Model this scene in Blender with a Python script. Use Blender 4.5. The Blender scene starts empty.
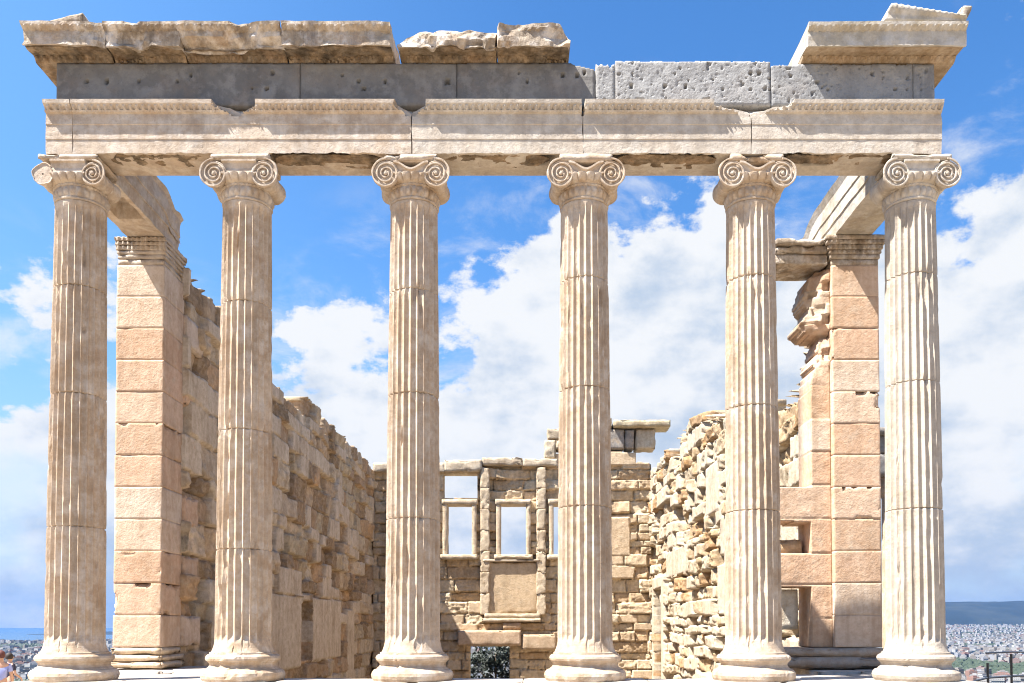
import bpy, bmesh, math, random
import numpy as np
from mathutils import Vector, Matrix
R = math.radians
scene = bpy.context.scene
col = scene.collection
rng = random.Random(7)

# ------------------------------------------------------------------ camera
cam_d = bpy.data.cameras.new('camera'); cam = bpy.data.objects.new('camera', cam_d); col.objects.link(cam)
cam.location = (.33, -10.8, .66); cam.rotation_euler = (R(91.6), 0, 0)
cam_d.sensor_width = 36; cam_d.lens = 861/1024*36
cam_d.shift_x = -10/1024; cam_d.shift_y = (603-341.5)/1024
cam_d.clip_start = .1; cam_d.clip_end = 200000
scene.camera = cam
scene.render.resolution_x = 1024; scene.render.resolution_y = 683
scene.render.engine = 'CYCLES'
scene.cycles.pixel_filter_type = 'BLACKMAN_HARRIS'; scene.cycles.filter_width = 1.1
scene.view_settings.view_transform = 'Standard'; scene.view_settings.look = 'None'
scene.view_settings.gamma = 1; scene.view_settings.use_curve_mapping = False
scene.view_settings.exposure = 1.84

# ------------------------------------------------------------------ sun + sky
to_sun = Vector((-2.2, -1.0, 3.95)).normalized()
sun_el = math.asin(to_sun.z); sun_az = math.atan2(to_sun.x, to_sun.y)
sd = bpy.data.lights.new('sun', 'SUN'); sd.energy = 5.0; sd.angle = R(.53); sd.color = (1, .955, .90)
so = bpy.data.objects.new('sun', sd); col.objects.link(so)
so.rotation_euler = to_sun.to_track_quat('Z', 'Y').to_euler(); so.location = (-20, -20, 30)

world = bpy.data.worlds.new('World'); scene.world = world; world.use_nodes = True
nt = world.node_tree; nt.nodes.clear()
def N(t, typ, **kw):
    n = t.nodes.new(typ)
    for k, v in kw.items(): setattr(n, k, v)
    return n
def setin(n, **kw):
    for k, v in kw.items(): n.inputs[k.replace('_', ' ')].default_value = v
def mth(t, op, a, b=None, c=None, clamp=False):
    n = N(t, 'ShaderNodeMath', operation=op); n.use_clamp = clamp
    for i, v in enumerate((a, b, c)):
        if v is None: continue
        if isinstance(v, (int, float)): n.inputs[i].default_value = v
        else: t.links.new(v, n.inputs[i])
    return n.outputs[0]
def mixc(t, f, a, b, mode='MIX'):
    n = N(t, 'ShaderNodeMix', data_type='RGBA', blend_type=mode)
    for i, v in ((0, f), (6, a), (7, b)):
        if isinstance(v, (int, float)): n.inputs[i].default_value = v
        elif isinstance(v, tuple): n.inputs[i].default_value = (*v, 1) if len(v) == 3 else v
        else: t.links.new(v, n.inputs[i])
    return n.outputs[2]
def ramp(t, fac, stops, interp='LINEAR'):
    n = N(t, 'ShaderNodeValToRGB'); cr = n.color_ramp; cr.interpolation = interp
    while len(cr.elements) < len(stops): cr.elements.new(.5)
    for e, (p, c) in zip(cr.elements, stops):
        e.position = p; e.color = (c, c, c, 1) if isinstance(c, (int, float)) else (*c, 1)
    t.links.new(fac, n.inputs[0]); return n.outputs[0]
def maprange(t, v, a, b, c=0, d=1, smooth=False):
    n = N(t, 'ShaderNodeMapRange'); n.interpolation_type = 'SMOOTHSTEP' if smooth else 'LINEAR'
    t.links.new(v, n.inputs[0])
    for i, x in enumerate((a, b, c, d)): n.inputs[i+1].default_value = x
    return n.outputs[0]

sky = N(nt, 'ShaderNodeTexSky', sky_type='NISHITA'); sky.sun_disc = False
sky.sun_elevation = sun_el; sky.sun_rotation = sun_az; sky.altitude = 200
sky.air_density = 1.0; sky.dust_density = .5; sky.ozone_density = 2.5
tc = N(nt, 'ShaderNodeTexCoord'); sep = N(nt, 'ShaderNodeSeparateXYZ'); nt.links.new(tc.outputs['Generated'], sep.inputs[0])
az = mth(nt, 'ARCTAN2', sep.outputs[0], sep.outputs[1]); el = mth(nt, 'ARCSINE', sep.outputs[2])
cmb = N(nt, 'ShaderNodeCombineXYZ'); nt.links.new(az, cmb.inputs[0]); nt.links.new(mth(nt, 'MULTIPLY', el, 1.25), cmb.inputs[1])
def noise(t, vec, scale, detail=6, rough=.55, lac=2.0, dist=0.0, off=None, sc3=None):
    if off or sc3:
        m = N(t, 'ShaderNodeMapping'); t.links.new(vec, m.inputs[0])
        if off: m.inputs['Location'].default_value = off
        if sc3: m.inputs['Scale'].default_value = sc3
        vec = m.outputs[0]
    n = N(t, 'ShaderNodeTexNoise'); t.links.new(vec, n.inputs['Vector'])
    setin(n, Scale=scale, Detail=detail, Roughness=rough, Lacunarity=lac, Distortion=dist)
    return n.outputs[0]
# direction of the sky seen at each bearing: cumulus bank whose top climbs towards the right
def sky_dir(px, py):
    u = (px-522)/861; v = (627-py)/861
    return math.atan(u), math.atan(v*math.cos(math.atan(u)))
tops = [(-700, 400), (-60, 355), (0, 345), (60, 335), (130, 330), (215, 392), (270, 362), (330, 325), (375, 292), (450, 278), (520, 240),
        (600, 212), (680, 185), (735, 165), (790, 262), (850, 235), (905, 165), (950, 140), (1024, 118), (1100, 150), (1500, 330)]
A0, A1 = -1.1, 1.1
st = []
for px, py in tops:
    a, e = sky_dir(px, py); st.append((min(max((a-A0)/(A1-A0), 0), 1), e))
azn = maprange(nt, az, A0, A1)
top = ramp(nt, azn, st)
topv = N(nt, 'ShaderNodeRGBToBW'); nt.links.new(top, topv.inputs[0])
n1 = noise(nt, cmb.outputs[0], 5.5, 10, .60, off=(3.1, 1.7, 0), sc3=(1, 1.25, 1))
n2 = noise(nt, cmb.outputs[0], 3.2, 7, .6, off=(9.3, 4.1, 2))
dtop = mth(nt, 'SUBTRACT', topv.outputs[0], el)
s1 = mth(nt, 'ADD', mth(nt, 'MULTIPLY', dtop, 4.2), mth(nt, 'MULTIPLY', mth(nt, 'SUBTRACT', n1, .5), 3.4))
body = maprange(nt, s1, -.06, .15, smooth=True)
# gaps low in the bank, letting pale blue through
gap = maprange(nt, mth(nt, 'ADD', mth(nt, 'MULTIPLY', el, 1.6), mth(nt, 'MULTIPLY', mth(nt, 'SUBTRACT', n2, .5), 2.2)), -.12, .2, .62, 1, smooth=True)
body = mth(nt, 'MULTIPLY', body, gap)
# thin loose wisps above the bank
wis = noise(nt, cmb.outputs[0], 7.5, 9, .62, off=(1.3, 7.7, 0), sc3=(1, 1.5, 1), dist=.3)
wm = maprange(nt, dtop, -.16, .02, 0, 1, smooth=True)
wv = mth(nt, 'MULTIPLY', maprange(nt, wis, .47, .74, smooth=True), wm)
cl = mth(nt, 'MAXIMUM', body, mth(nt, 'MULTIPLY', wv, .8))
sh = noise(nt, cmb.outputs[0], 6.0, 6, .55, off=(3.14, 1.66, 0.1), sc3=(1, 1.6, 1))
shade = mth(nt, 'ADD', mth(nt, 'MULTIPLY', dtop, 1.5), mth(nt, 'MULTIPLY', mth(nt, 'SUBTRACT', sh, .5), 3.4))
sh2 = noise(nt, cmb.outputs[0], 17, 5, .6, off=(1, 4, .4)); shade = mth(nt, 'ADD', shade, mth(nt, 'MULTIPLY', mth(nt, 'SUBTRACT', sh2, .5), 1.6))
shf = maprange(nt, shade, .0, 1.0, smooth=True)
ccol = mixc(nt, shf, (5.0, 5.1, 5.2), (2.9, 3.5, 4.3))
hs = N(nt, 'ShaderNodeHueSaturation'); setin(hs, Hue=.503, Saturation=1.28, Value=1.30); nt.links.new(sky.outputs[0], hs.inputs['Color'])
blue = hs.outputs[0]
hz = maprange(nt, el, 0, .42, 1, 0, smooth=True)
lf = maprange(nt, az, .1, -.75, 0, .38, smooth=True)
blue = mixc(nt, lf, blue, (1.9, 4.0, 7.2))
blue = mixc(nt, mth(nt, 'MULTIPLY', hz, .6), blue, (3.1, 4.2, 5.5))
final = mixc(nt, cl, blue, ccol)
bg = N(nt, 'ShaderNodeBackground'); bg.inputs[1].default_value = .053
wo = N(nt, 'ShaderNodeOutputWorld'); nt.links.new(final, bg.inputs[0]); nt.links.new(bg.outputs[0], wo.inputs[0])

# ------------------------------------------------------------------ helpers
def tag(o, label=None, cat=None, group=None, kind=None):
    if label: o['label'] = label
    if cat: o['category'] = cat
    if group: o['group'] = group
    if kind: o['kind'] = kind
    return o
def empty(name, loc=(0, 0, 0)):
    o = bpy.data.objects.new(name, None); o.location = loc; col.objects.link(o); o.empty_display_size = .2; return o
def mesh_obj(name, verts, faces, mat, parent=None, smooth=False, colors=None):
    me = bpy.data.meshes.new(name)
    if isinstance(verts, np.ndarray): verts = verts.reshape(-1, 3)
    if isinstance(faces, np.ndarray):
        faces = faces.reshape(-1, 4); nf = len(faces)
        me.vertices.add(len(verts)); me.vertices.foreach_set('co', np.asarray(verts, dtype=np.float32).ravel())
        me.loops.add(nf*4); me.loops.foreach_set('vertex_index', faces.astype(np.int32).ravel())
        me.polygons.add(nf); me.polygons.foreach_set('loop_start', np.arange(0, nf*4, 4, dtype=np.int32))
        me.polygons.foreach_set('loop_total', np.full(nf, 4, dtype=np.int32))
        me.update(calc_edges=True)
    else:
        me.from_pydata([tuple(v) for v in verts], [], faces)
    me.validate(verbose=False)
    if colors is not None:
        at = me.color_attributes.new('Col', 'FLOAT_COLOR', 'POINT')
        c = np.ones((len(me.vertices), 4), dtype=np.float32); cc_ = colors.reshape(-1, 3)*.76; l_ = (cc_*np.array([.3, .6, .1])).sum(1, keepdims=True); c[:, :3] = np.clip(l_+(cc_-l_)*1.22, .02, 1)
        at.data.foreach_set('color', c.ravel())
    if smooth: me.polygons.foreach_set('use_smooth', [True]*len(me.polygons))
    me.materials.append(mat); me.update()
    o = bpy.data.objects.new(name, me); col.objects.link(o)
    if parent: o.parent = parent
    return o

# value noise (numpy)
def _hash(ix, iy, seed):
    h = (ix.astype(np.int64)*374761393 + iy.astype(np.int64)*668265263 + seed*1442695041) & 0xffffffff
    h = ((h ^ (h >> 13))*1274126177) & 0xffffffff
    return ((h ^ (h >> 16)) & 0xffff)/65535.0
def vnoise(x, y, seed=0):
    x = np.asarray(x, float); y = np.asarray(y, float)
    ix = np.floor(x); iy = np.floor(y); fx = x-ix; fy = y-iy
    fx = fx*fx*(3-2*fx); fy = fy*fy*(3-2*fy)
    a = _hash(ix, iy, seed); b = _hash(ix+1, iy, seed); c = _hash(ix, iy+1, seed); d = _hash(ix+1, iy+1, seed)
    return (a*(1-fx)+b*fx)*(1-fy) + (c*(1-fx)+d*fx)*fy
def fbm(x, y, seed=0, oct=4, rough=.5):
    t = 0; a = 1; s = 0
    for i in range(oct):
        t = t + a*(vnoise(x*2**i, y*2**i, seed+i*17)-.5); s += a; a *= rough
    return t/s*2
def sstep(a, b, x):
    t = np.clip((x-a)/(b-a), 0, 1); return t*t*(3-2*t)

# ------------------------------------------------------------------ materials
def stone(name, c1, c2, c3, dark=(.20, .175, .15), attr=False, streak=.5, sc=1.0, bump=.35, rough=.85, pits=0.0, darkamt=.5, rust=.25):
    ALB = .74
    def sat_(c, k=1.0 if 'limestone' in name else (1.25 if 'anta' in name else 1.4)):
        l = .3*c[0]+.6*c[1]+.1*c[2]; return tuple(max(.02, l+(q-l)*k)*ALB for q in c)
    c1, c2, c3, dark = [sat_(c) for c in (c1, c2, c3, dark)]
    if 'limestone' not in name: c1, c2, c3 = [(c[0]*1.0, c[1]*.98, c[2]*.985) for c in (c1, c2, c3)]
    m = bpy.data.materials.new(name); m.use_nodes = True; t = m.node_tree; t.nodes.clear()
    tcn = N(t, 'ShaderNodeTexCoord'); oi = N(t, 'ShaderNodeObjectInfo')
    vm = N(t, 'ShaderNodeVectorMath', operation='ADD'); t.links.new(tcn.outputs['Object'], vm.inputs[0])
    sc_ = N(t, 'ShaderNodeVectorMath', operation='SCALE'); sc_.inputs[0].default_value = (37, 11, 23)
    t.links.new(oi.outputs['Random'], sc_.inputs[3]); t.links.new(sc_.outputs[0], vm.inputs[1])
    v = vm.outputs[0]
    a = noise(t, v, 1.3*sc, 6, .6); b = noise(t, v, 5*sc, 6, .65, off=(5, 5, 5))
    s = noise(t, v, 6.0*sc, 5, .6, sc3=(1, 1, .09)); g = noise(t, v, 26*sc, 5, .7)
    if attr:
        ca = N(t, 'ShaderNodeVertexColor'); ca.layer_name = 'Col'
        base = mixc(t, maprange(t, a, .4, .65), ca.outputs[0], c2, 'MIX'); base = mixc(t, .35, ca.outputs[0], base)
        base = mixc(t, maprange(t, b, .52, .72), base, c3); 
    else:
        base = mixc(t, maprange(t, a, .42, .56), c1, c2)
        base = mixc(t, maprange(t, b, .47, .60), base, c3)
    ru = noise(t, v, 2.6*sc, 5, .65, off=(3, 8, 1)); base = mixc(t, mth(t, 'MULTIPLY', maprange(t, ru, .50, .66), rust), base, (.36, .22, .115))
    mo = noise(t, v, 11*sc, 6, .7, off=(2, 1, 9)); mk = .35 if 'limestone' in name else 1.0; base = mixc(t, maprange(t, mo, .35, .62, .0, .30*mk), base, dark); base = mixc(t, maprange(t, mo, .60, .36, .0, .22*mk), base, (.58, .50, .39) if mk == 1 else c3)
    sk = mth(t, 'MULTIPLY', maprange(t, s, .46, .62), streak)
    sk = mth(t, 'MULTIPLY', sk, maprange(t, a, .3, .6))
    base = mixc(t, sk, base, dark)
    sp = mth(t, 'MULTIPLY', maprange(t, g, .58, .75), darkamt)
    base = mixc(t, sp, base, dark)
    pr = N(t, 'ShaderNodeBsdfPrincipled'); t.links.new(base, pr.inputs['Base Color'])
    pr.inputs['Roughness'].default_value = rough; pr.inputs['Specular IOR Level'].default_value = .25
    h = mth(t, 'ADD', mth(t, 'MULTIPLY', b, .6), mth(t, 'MULTIPLY', g, .5))
    if pits:
        vo = N(t, 'ShaderNodeTexVoronoi'); t.links.new(v, vo.inputs['Vector']); vo.inputs['Scale'].default_value = 14
        h = mth(t, 'SUBTRACT', h, mth(t, 'MULTIPLY', maprange(t, vo.outputs[0], .0, .22, 1, 0), pits))
    bp = N(t, 'ShaderNodeBump'); bp.inputs['Strength'].default_value = bump; bp.inputs['Distance'].default_value = .05
    t.links.new(h, bp.inputs['Height']); t.links.new(bp.outputs[0], pr.inputs['Normal'])
    o = N(t, 'ShaderNodeOutputMaterial'); t.links.new(pr.outputs[0], o.inputs[0])
    return m
def plain(name, c, rough=.6, metal=0, var=.15):
    m = bpy.data.materials.new(name); m.use_nodes = True; t = m.node_tree
    pr = t.nodes['Principled BSDF']; pr.inputs['Roughness'].default_value = rough; pr.inputs['Metallic'].default_value = metal
    tcn = N(t, 'ShaderNodeTexCoord'); n = noise(t, tcn.outputs['Object'], 8, 4)
    t.links.new(mixc(t, mth(t, 'MULTIPLY', n, var*2), c, tuple(x*.5 for x in c)), pr.inputs['Base Color'])
    return m
M = {}
M['col_warm'] = stone('patinated_marble', rust=.40, c1=(.67, .575, .465), c2=(.57, .47, .365), c3=(.74, .67, .58), dark=(.30, .23, .17), streak=.5)
M['col_mid'] = stone('weathered_marble', rust=.18, c1=(.60, .52, .43), c2=(.53, .435, .34), c3=(.66, .60, .52), dark=(.28, .215, .16), streak=.55)
M['col_pale'] = stone('pale_marble', rust=.10, c1=(.53, .485, .42), c2=(.47, .42, .355), c3=(.58, .54, .475), dark=(.34, .30, .26), streak=.32, darkamt=.35)
M['arch_warm'] = stone('epistyle_marble_tan', rust=.25, c1=(.62, .54, .45), c2=(.54, .46, .375), c3=(.70, .64, .56), dark=(.26, .22, .185), streak=.35)
M['arch_pale'] = stone('epistyle_marble_pale', rust=.2, c1=(.62, .575, .50), c2=(.54, .49, .42), c3=(.68, .64, .57), dark=(.28, .25, .22), streak=.3)
M['frieze_dark'] = stone('grey_limestone', rust=.12, c1=(.225, .215, .20), c2=(.18, .172, .162), c3=(.28, .268, .25), dark=(.09, .085, .08), streak=.2, bump=.25)
M['frieze_light'] = stone('light_grey_limestone', rust=.06, c1=(.37, .365, .355), c2=(.33, .325, .315), c3=(.41, .405, .39), dark=(.16, .15, .14), streak=.15, pits=1.0, bump=.5, darkamt=.8)
M['cornice'] = stone('cornice_marble', rust=.5, c1=(.56, .49, .40), c2=(.38, .32, .25), c3=(.78, .73, .66), dark=(.11, .09, .075), streak=.65, bump=.6)
M['cornice_pale'] = stone('cornice_pale_marble', rust=.12, c1=(.60, .57, .51), c2=(.50, .46, .38), c3=(.66, .64, .59), dark=(.25, .23, .2), streak=.3)
M['anta'] = stone('anta_marble', (.62, .46, .33), (.56, .38, .25), (.66, .54, .42), dark=(.34, .23, .15), streak=.25, darkamt=.4)
M['wall'] = stone('wall_masonry', (.5, .4, .3), (.48, .36, .25), (.60, .50, .38), dark=(.2, .15, .1), attr=True, streak=.3, bump=.6)
M['floor'] = stone('stylobate_marble', rust=.1, c1=(.62, .58, .52), c2=(.55, .50, .43), c3=(.66, .62, .57), dark=(.33, .29, .25), streak=.0)
M['earth'] = stone('trodden_earth', (.44, .38, .30), (.38, .32, .25), (.48, .43, .36), dark=(.2, .17, .13), streak=0, sc=.4)

M['crust_shade'] = stone('crust_and_shade_marble', rust=.5, c1=(.20, .155, .11), c2=(.12, .095, .07), c3=(.34, .26, .18), dark=(.05, .04, .03), streak=.5, bump=.6)  # dark crust tone that also carries underside shade in its colour
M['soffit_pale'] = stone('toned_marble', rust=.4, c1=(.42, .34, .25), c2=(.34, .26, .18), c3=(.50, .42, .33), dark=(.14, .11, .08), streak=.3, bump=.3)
# ------------------------------------------------------------------ generic shapes
def profile_bar(name, prof, x0, x1, mat, parent=None, step=.03, amp=.006, seed=0, disp=None, axis='x', endrag=.0, tags=None, sub=.06):
    """closed (y,z) profile swept along x (or along y when axis='y', profile then (x,z))"""
    P = []; T = []
    n = len(prof)
    for i in range(n):
        a = prof[i]; b = prof[(i+1) % n]; L = math.dist(a[:2], b[:2]); k = max(1, int(L/sub))
        for j in range(k):
            f = j/k; P.append((a[0]+(b[0]-a[0])*f, a[1]+(b[1]-a[1])*f)); T.append(a[2] if len(a) > 2 else 0)
    P = np.array(P); T = np.array(T); m = len(P)
    k = max(2, int(abs(x1-x0)/step)); xs = np.linspace(x0, x1, k+1)
    X, I = np.meshgrid(xs, np.arange(m), indexing='ij')
    Y = P[:, 0][I]; Z = P[:, 1][I]; TT = T[I]
    if disp: X, Y, Z = disp(X, Y, Z, TT)
    w = fbm(X*6+seed*3.3, (Y+Z*1.7)*6, seed, 4); w2 = fbm(X*3-seed*1.3, (Y-Z)*4+9, seed+5, 4)
    cy = (P[:, 0].min()+P[:, 0].max())/2; czz = (P[:, 1].min()+P[:, 1].max())/2
    dy = np.sign(Y-cy); Y = Y+w*amp*dy; Z = Z+w2*amp*np.sign(Z-czz)
    if endrag:
        e = fbm(Y*5+seed, Z*5, seed+9, 4)*endrag
        X = X+e*np.where(X-x0 < .12, (1-(X-x0)/.12), 0).clip(0, 1)*1.0 + e*np.where(x1-X < .12, (1-(x1-X)/.12), 0).clip(0, 1)
    V = np.stack([X, Y, Z], -1) if axis == 'x' else np.stack([Y, X, Z], -1)
    idx = np.arange((k+1)*m).reshape(k+1, m)
    a = idx[:-1]; b = np.roll(idx, -1, 1)[:-1]; c = np.roll(idx, -1, 1)[1:]; d = idx[1:]
    F = np.stack([a, b, c, d], -1).reshape(-1, 4).tolist()
    F.append(idx[0][::-1].tolist()); F.append(idx[-1].tolist())
    o = mesh_obj(name, V.reshape(-1, 3).tolist(), F, mat, parent)
    fixn(o); return o
def fixn(o):
    bm = bmesh.new(); bm.from_mesh(o.data); bmesh.ops.recalc_face_normals(bm, faces=bm.faces); bm.to_mesh(o.data); bm.free()

class Geo:
    """collects roughened blocks into one mesh"""
    def __init__(s): s.v = []; s.f = []; s.c = []; s.n = 0
    def block(s, x0, x1, y0, y1, z0, z1, seed=0, amp=.01, rnd=.015, res=.07, color=None, chip=0.0, cut=None):
        dims = [x1-x0, y1-y0, z1-z0]; ns = [max(2, min(40, int(d/res))) for d in dims]
        lo = np.array([x0, y0, z0]); hi = np.array([x1, y1, z1])
        e_ = min(.012, rnd)
        gl = [np.unique(np.concatenate([np.linspace(0, 1, ns[q]+1), [min(.3, e_/dims[q]), 1-min(.3, e_/dims[q])]])) for q in range(3)]
        for ax in range(3):
            u, w = [i for i in range(3) if i != ax]
            for side in (0, 1):
                gu, gw = np.meshgrid(gl[u], gl[w], indexing='ij')
                P = np.zeros(gu.shape+(3,)); P[..., u] = lo[u]+gu*dims[u]; P[..., w] = lo[w]+gw*dims[w]; P[..., ax] = hi[ax] if side else lo[ax]
                # rounding: pull towards centre near edges
                C = (lo+hi)/2; Hh = (hi-lo)/2; q = np.abs(P-C)/Hh
                ed = np.sort((1-q)*Hh, -1)[..., 1]     # distance to nearest edge
                pull = rnd*.6*(1-np.clip(ed/(rnd+.001), 0, 1))**2
                n = fbm(P[..., 0]*5+seed*7.1+P[..., 1]*3, P[..., 2]*5+P[..., 1]*4.3+seed, seed, 4)
                n2 = vnoise(P[..., 0]*4.3+seed+P[..., 1]*3, P[..., 2]*5.3-P[..., 1]*3, seed+3)*.7+vnoise(P[..., 0]*13+P[..., 1]*9, P[..., 2]*13-P[..., 1]*9, seed+4)*.3
                ch = chip*sstep(.60, .68, n2)*(1-sstep(.015, .05, ed+n*.05))
                sgn = np.sign(P-C)*(q > .999)
                P = P - sgn*(pull+ch)[..., None] + (np.sign(P-C)*(q > .999))*(n*amp)[..., None]
                if cut is not None: P = cut(P)
                idx = np.arange(gu.size).reshape(gu.shape)+s.n
                F = np.stack([idx[:-1, :-1], idx[1:, :-1], idx[1:, 1:], idx[:-1, 1:]], -1).reshape(-1, 4)
                flip = (side == 1) == (ax == 1)
                if flip: F = F[:, ::-1]
                s.v.append(P.reshape(-1, 3)); s.f.append(F); s.n += gu.size
                s.c.append(np.tile(np.array(color if color else (.5, .4, .3)), (gu.size, 1)))
        return s
    def build(s, name, mat, parent=None, smooth=False):
        return mesh_obj(name, np.concatenate(s.v), np.concatenate(s.f), mat, parent, smooth, np.concatenate(s.c))

def lathe_grid(prof, nseg, rfun=None, axis='z', center=(0, 0, 0)):
    pr = np.array(prof); th = np.linspace(0, 2*math.pi, nseg, endpoint=False)
    Rr = np.repeat(pr[:, :1], nseg, 1); Z = np.repeat(pr[:, 1:2], nseg, 1); TH = np.repeat(th[None], len(pr), 0)
    if rfun: Rr, Z = rfun(Rr, Z, TH)
    if axis == 'z': V = np.stack([Rr*np.cos(TH), Rr*np.sin(TH), Z], -1)
    else: V = np.stack([Rr*np.cos(TH), Z, Rr*np.sin(TH)], -1)
    V = V+np.array(center)
    k = len(pr); idx = np.arange(k*nseg).reshape(k, nseg); nx = np.roll(idx, -1, 1)
    F = np.stack([idx[:-1], nx[:-1], nx[1:], idx[1:]], -1).reshape(-1, 4)
    return V.reshape(-1, 3), F
def lathe(name, prof, nseg, mat, parent=None, rfun=None, axis='z', center=(0, 0, 0), smooth=False, caps=True):
    V, F = lathe_grid(prof, nseg, rfun, axis, center)
    F = F.tolist(); k = len(prof)
    if caps: F.append(list(range(nseg))[::-1]); F.append([(k-1)*nseg+i for i in range(nseg)])
    o = mesh_obj(name, V.tolist(), F, mat, parent, smooth); fixn(o); return o
def tube_geo(pts, radii, n=8):
    V = []; F = []; pts = [Vector(p) for p in pts]
    for i, p in enumerate(pts):
        d = (pts[min(i+1, len(pts)-1)]-pts[max(i-1, 0)]).normalized()
        up = Vector((0, 1, 0)) if abs(d.y) < .9 else Vector((1, 0, 0))
        a = d.cross(up).normalized(); b = d.cross(a)
        for k in range(n):
            t = 2*math.pi*k/n; V.append(tuple(p+(a*math.cos(t)+b*math.sin(t))*radii[i]))
    for i in range(len(pts)-1):
        for k in range(n):
            F.append([i*n+k, i*n+(k+1) % n, (i+1)*n+(k+1) % n, (i+1)*n+k])
    F.append(list(range(n))); F.append([(len(pts)-1)*n+k for k in range(n)][::-1])
    return V, F
def join_geo(parts):
    V = []; F = []
    for v, f in parts:
        o = len(V); V += [tuple(x) for x in v]; F += [[i+o for i in q] for q in f]
    return V, F

# ------------------------------------------------------------------ ground, steps
def sheet(name, pts, z, mat, thick=None):
    n = len(pts); V = [(x, y, z) for x, y in pts]; F = [list(range(n))]
    if thick:
        V += [(x, y, z-thick) for x, y in pts]
        F += [[i, i+n, (i+1) % n+n, (i+1) % n] for i in range(n)] + [list(range(n, 2*n))[::-1]]
    o = mesh_obj(name, V, F, mat); fixn(o); return o
# terrace of trodden earth and rock, with a pit under the cella and the lower court to the west
terr_pts = [(-45, -60), (55, -60), (55, 4), (40, 9), (14, 9.5), (6.4, 9.5), (6.4, 3.2), (-6.3, 3.2), (-6.3, 11), (-18, 12), (-45, 8)]
tag(sheet('terrace_ground', terr_pts, -1.25, M['earth'], 6), kind='structure')
tag(sheet('lower_ground', [(-30, 3.0), (45, 3.0), (45, 30), (10, 36), (-20, 34), (-30, 25)], -3.3, M['earth'], 6), kind='structure')

step_g = empty('stepped_platform', (0, 0, -1.25))
tag(step_g, 'white marble stepped platform on which the whole row of six columns stands', 'platform')
def step(z0, z1, ext, seed):
    g = Geo(); r = random.Random(seed)
    x = -5.85-ext
    while x < 5.85+ext-.01:
        w = r.uniform(1.2, 1.9); x2 = min(x+w, 5.85+ext)
        if 5.85+ext-x2 < .5: x2 = 5.85+ext
        g.block(x, x2-.004, -.62-ext, .36 if ext == 0 else .3, z0, z1-.001, seed=seed*31+int(x*10), amp=.006, rnd=.008, res=.12, color=(.6, .56, .5), chip=.03)
        x = x2
    o = g.build('step', M['floor'], step_g); o.location.z = 1.25; return o
step(-.3, 0, 0, 1); step(-.6, -.3, .33, 2); step(-.9, -.6, .66, 3); step(-1.25, -.9, .85, 4)
# side returns of the floor back to the antae
for rows in (((-5.86, -3.62), (-5.86, -3.85)), ((4.05, 5.88), (4.55, 5.88))):
    g = Geo()
    for ri, (xa, xb) in enumerate(rows):
        for k, (a, b) in enumerate(((xa, (xa+xb)/2-.003), ((xa+xb)/2+.003, xb))):
            if ri == 0: g.block(a, b, .365, 1.5, -.5, -.015+.004*k, seed=60+k, amp=.008, rnd=.012, res=.12, chip=.04)
            else: g.block(a, b, 1.51, 3.19, -.5, .03+.004*k, seed=70+k, amp=.008, rnd=.012, res=.12, chip=.04)
    o = g.build('floor_slab', M['floor'], step_g); o.location.z = 1.25

# ------------------------------------------------------------------ columns
NF = 24
def flute(Rr, Z, TH, zb=.46, zt=5.93, depth=.040, seed=0):
    ph = (TH*NF/(2*math.pi)) % 1.0
    # concave channel with a narrow flat fillet between
    q = np.clip(np.abs(ph-.5)/.435, 0, 1)
    d = depth*np.sqrt(np.clip(1-q*q, 0, 1))
    env = sstep(zb, zb+.10, Z)*(1-sstep(zt-.12, zt, Z))
    er = fbm(TH*5+seed*3, Z*2.2+seed, seed, 5, .65)
    chip = sstep(.28, .55, fbm(TH*9+seed, Z*4+seed*2, seed+8, 3))
    out = Rr - d*env*(Rr/.345) - chip*(q > .85)*.012 + er*.002 - sstep(.50, .66, fbm(TH*3+seed*2, Z*2.3+seed*5, seed+28, 4))*.02
    return out
drums = {0: (1.9, 3.55, 4.9), 1: (1.62, 3.1, 4.7), 2: (2.0, 3.55, 4.85), 3: (2.15, 3.63, 5.0), 4: (2.1, 3.4, 5.02), 5: (2.12, 3.7, 5.05)}
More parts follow.
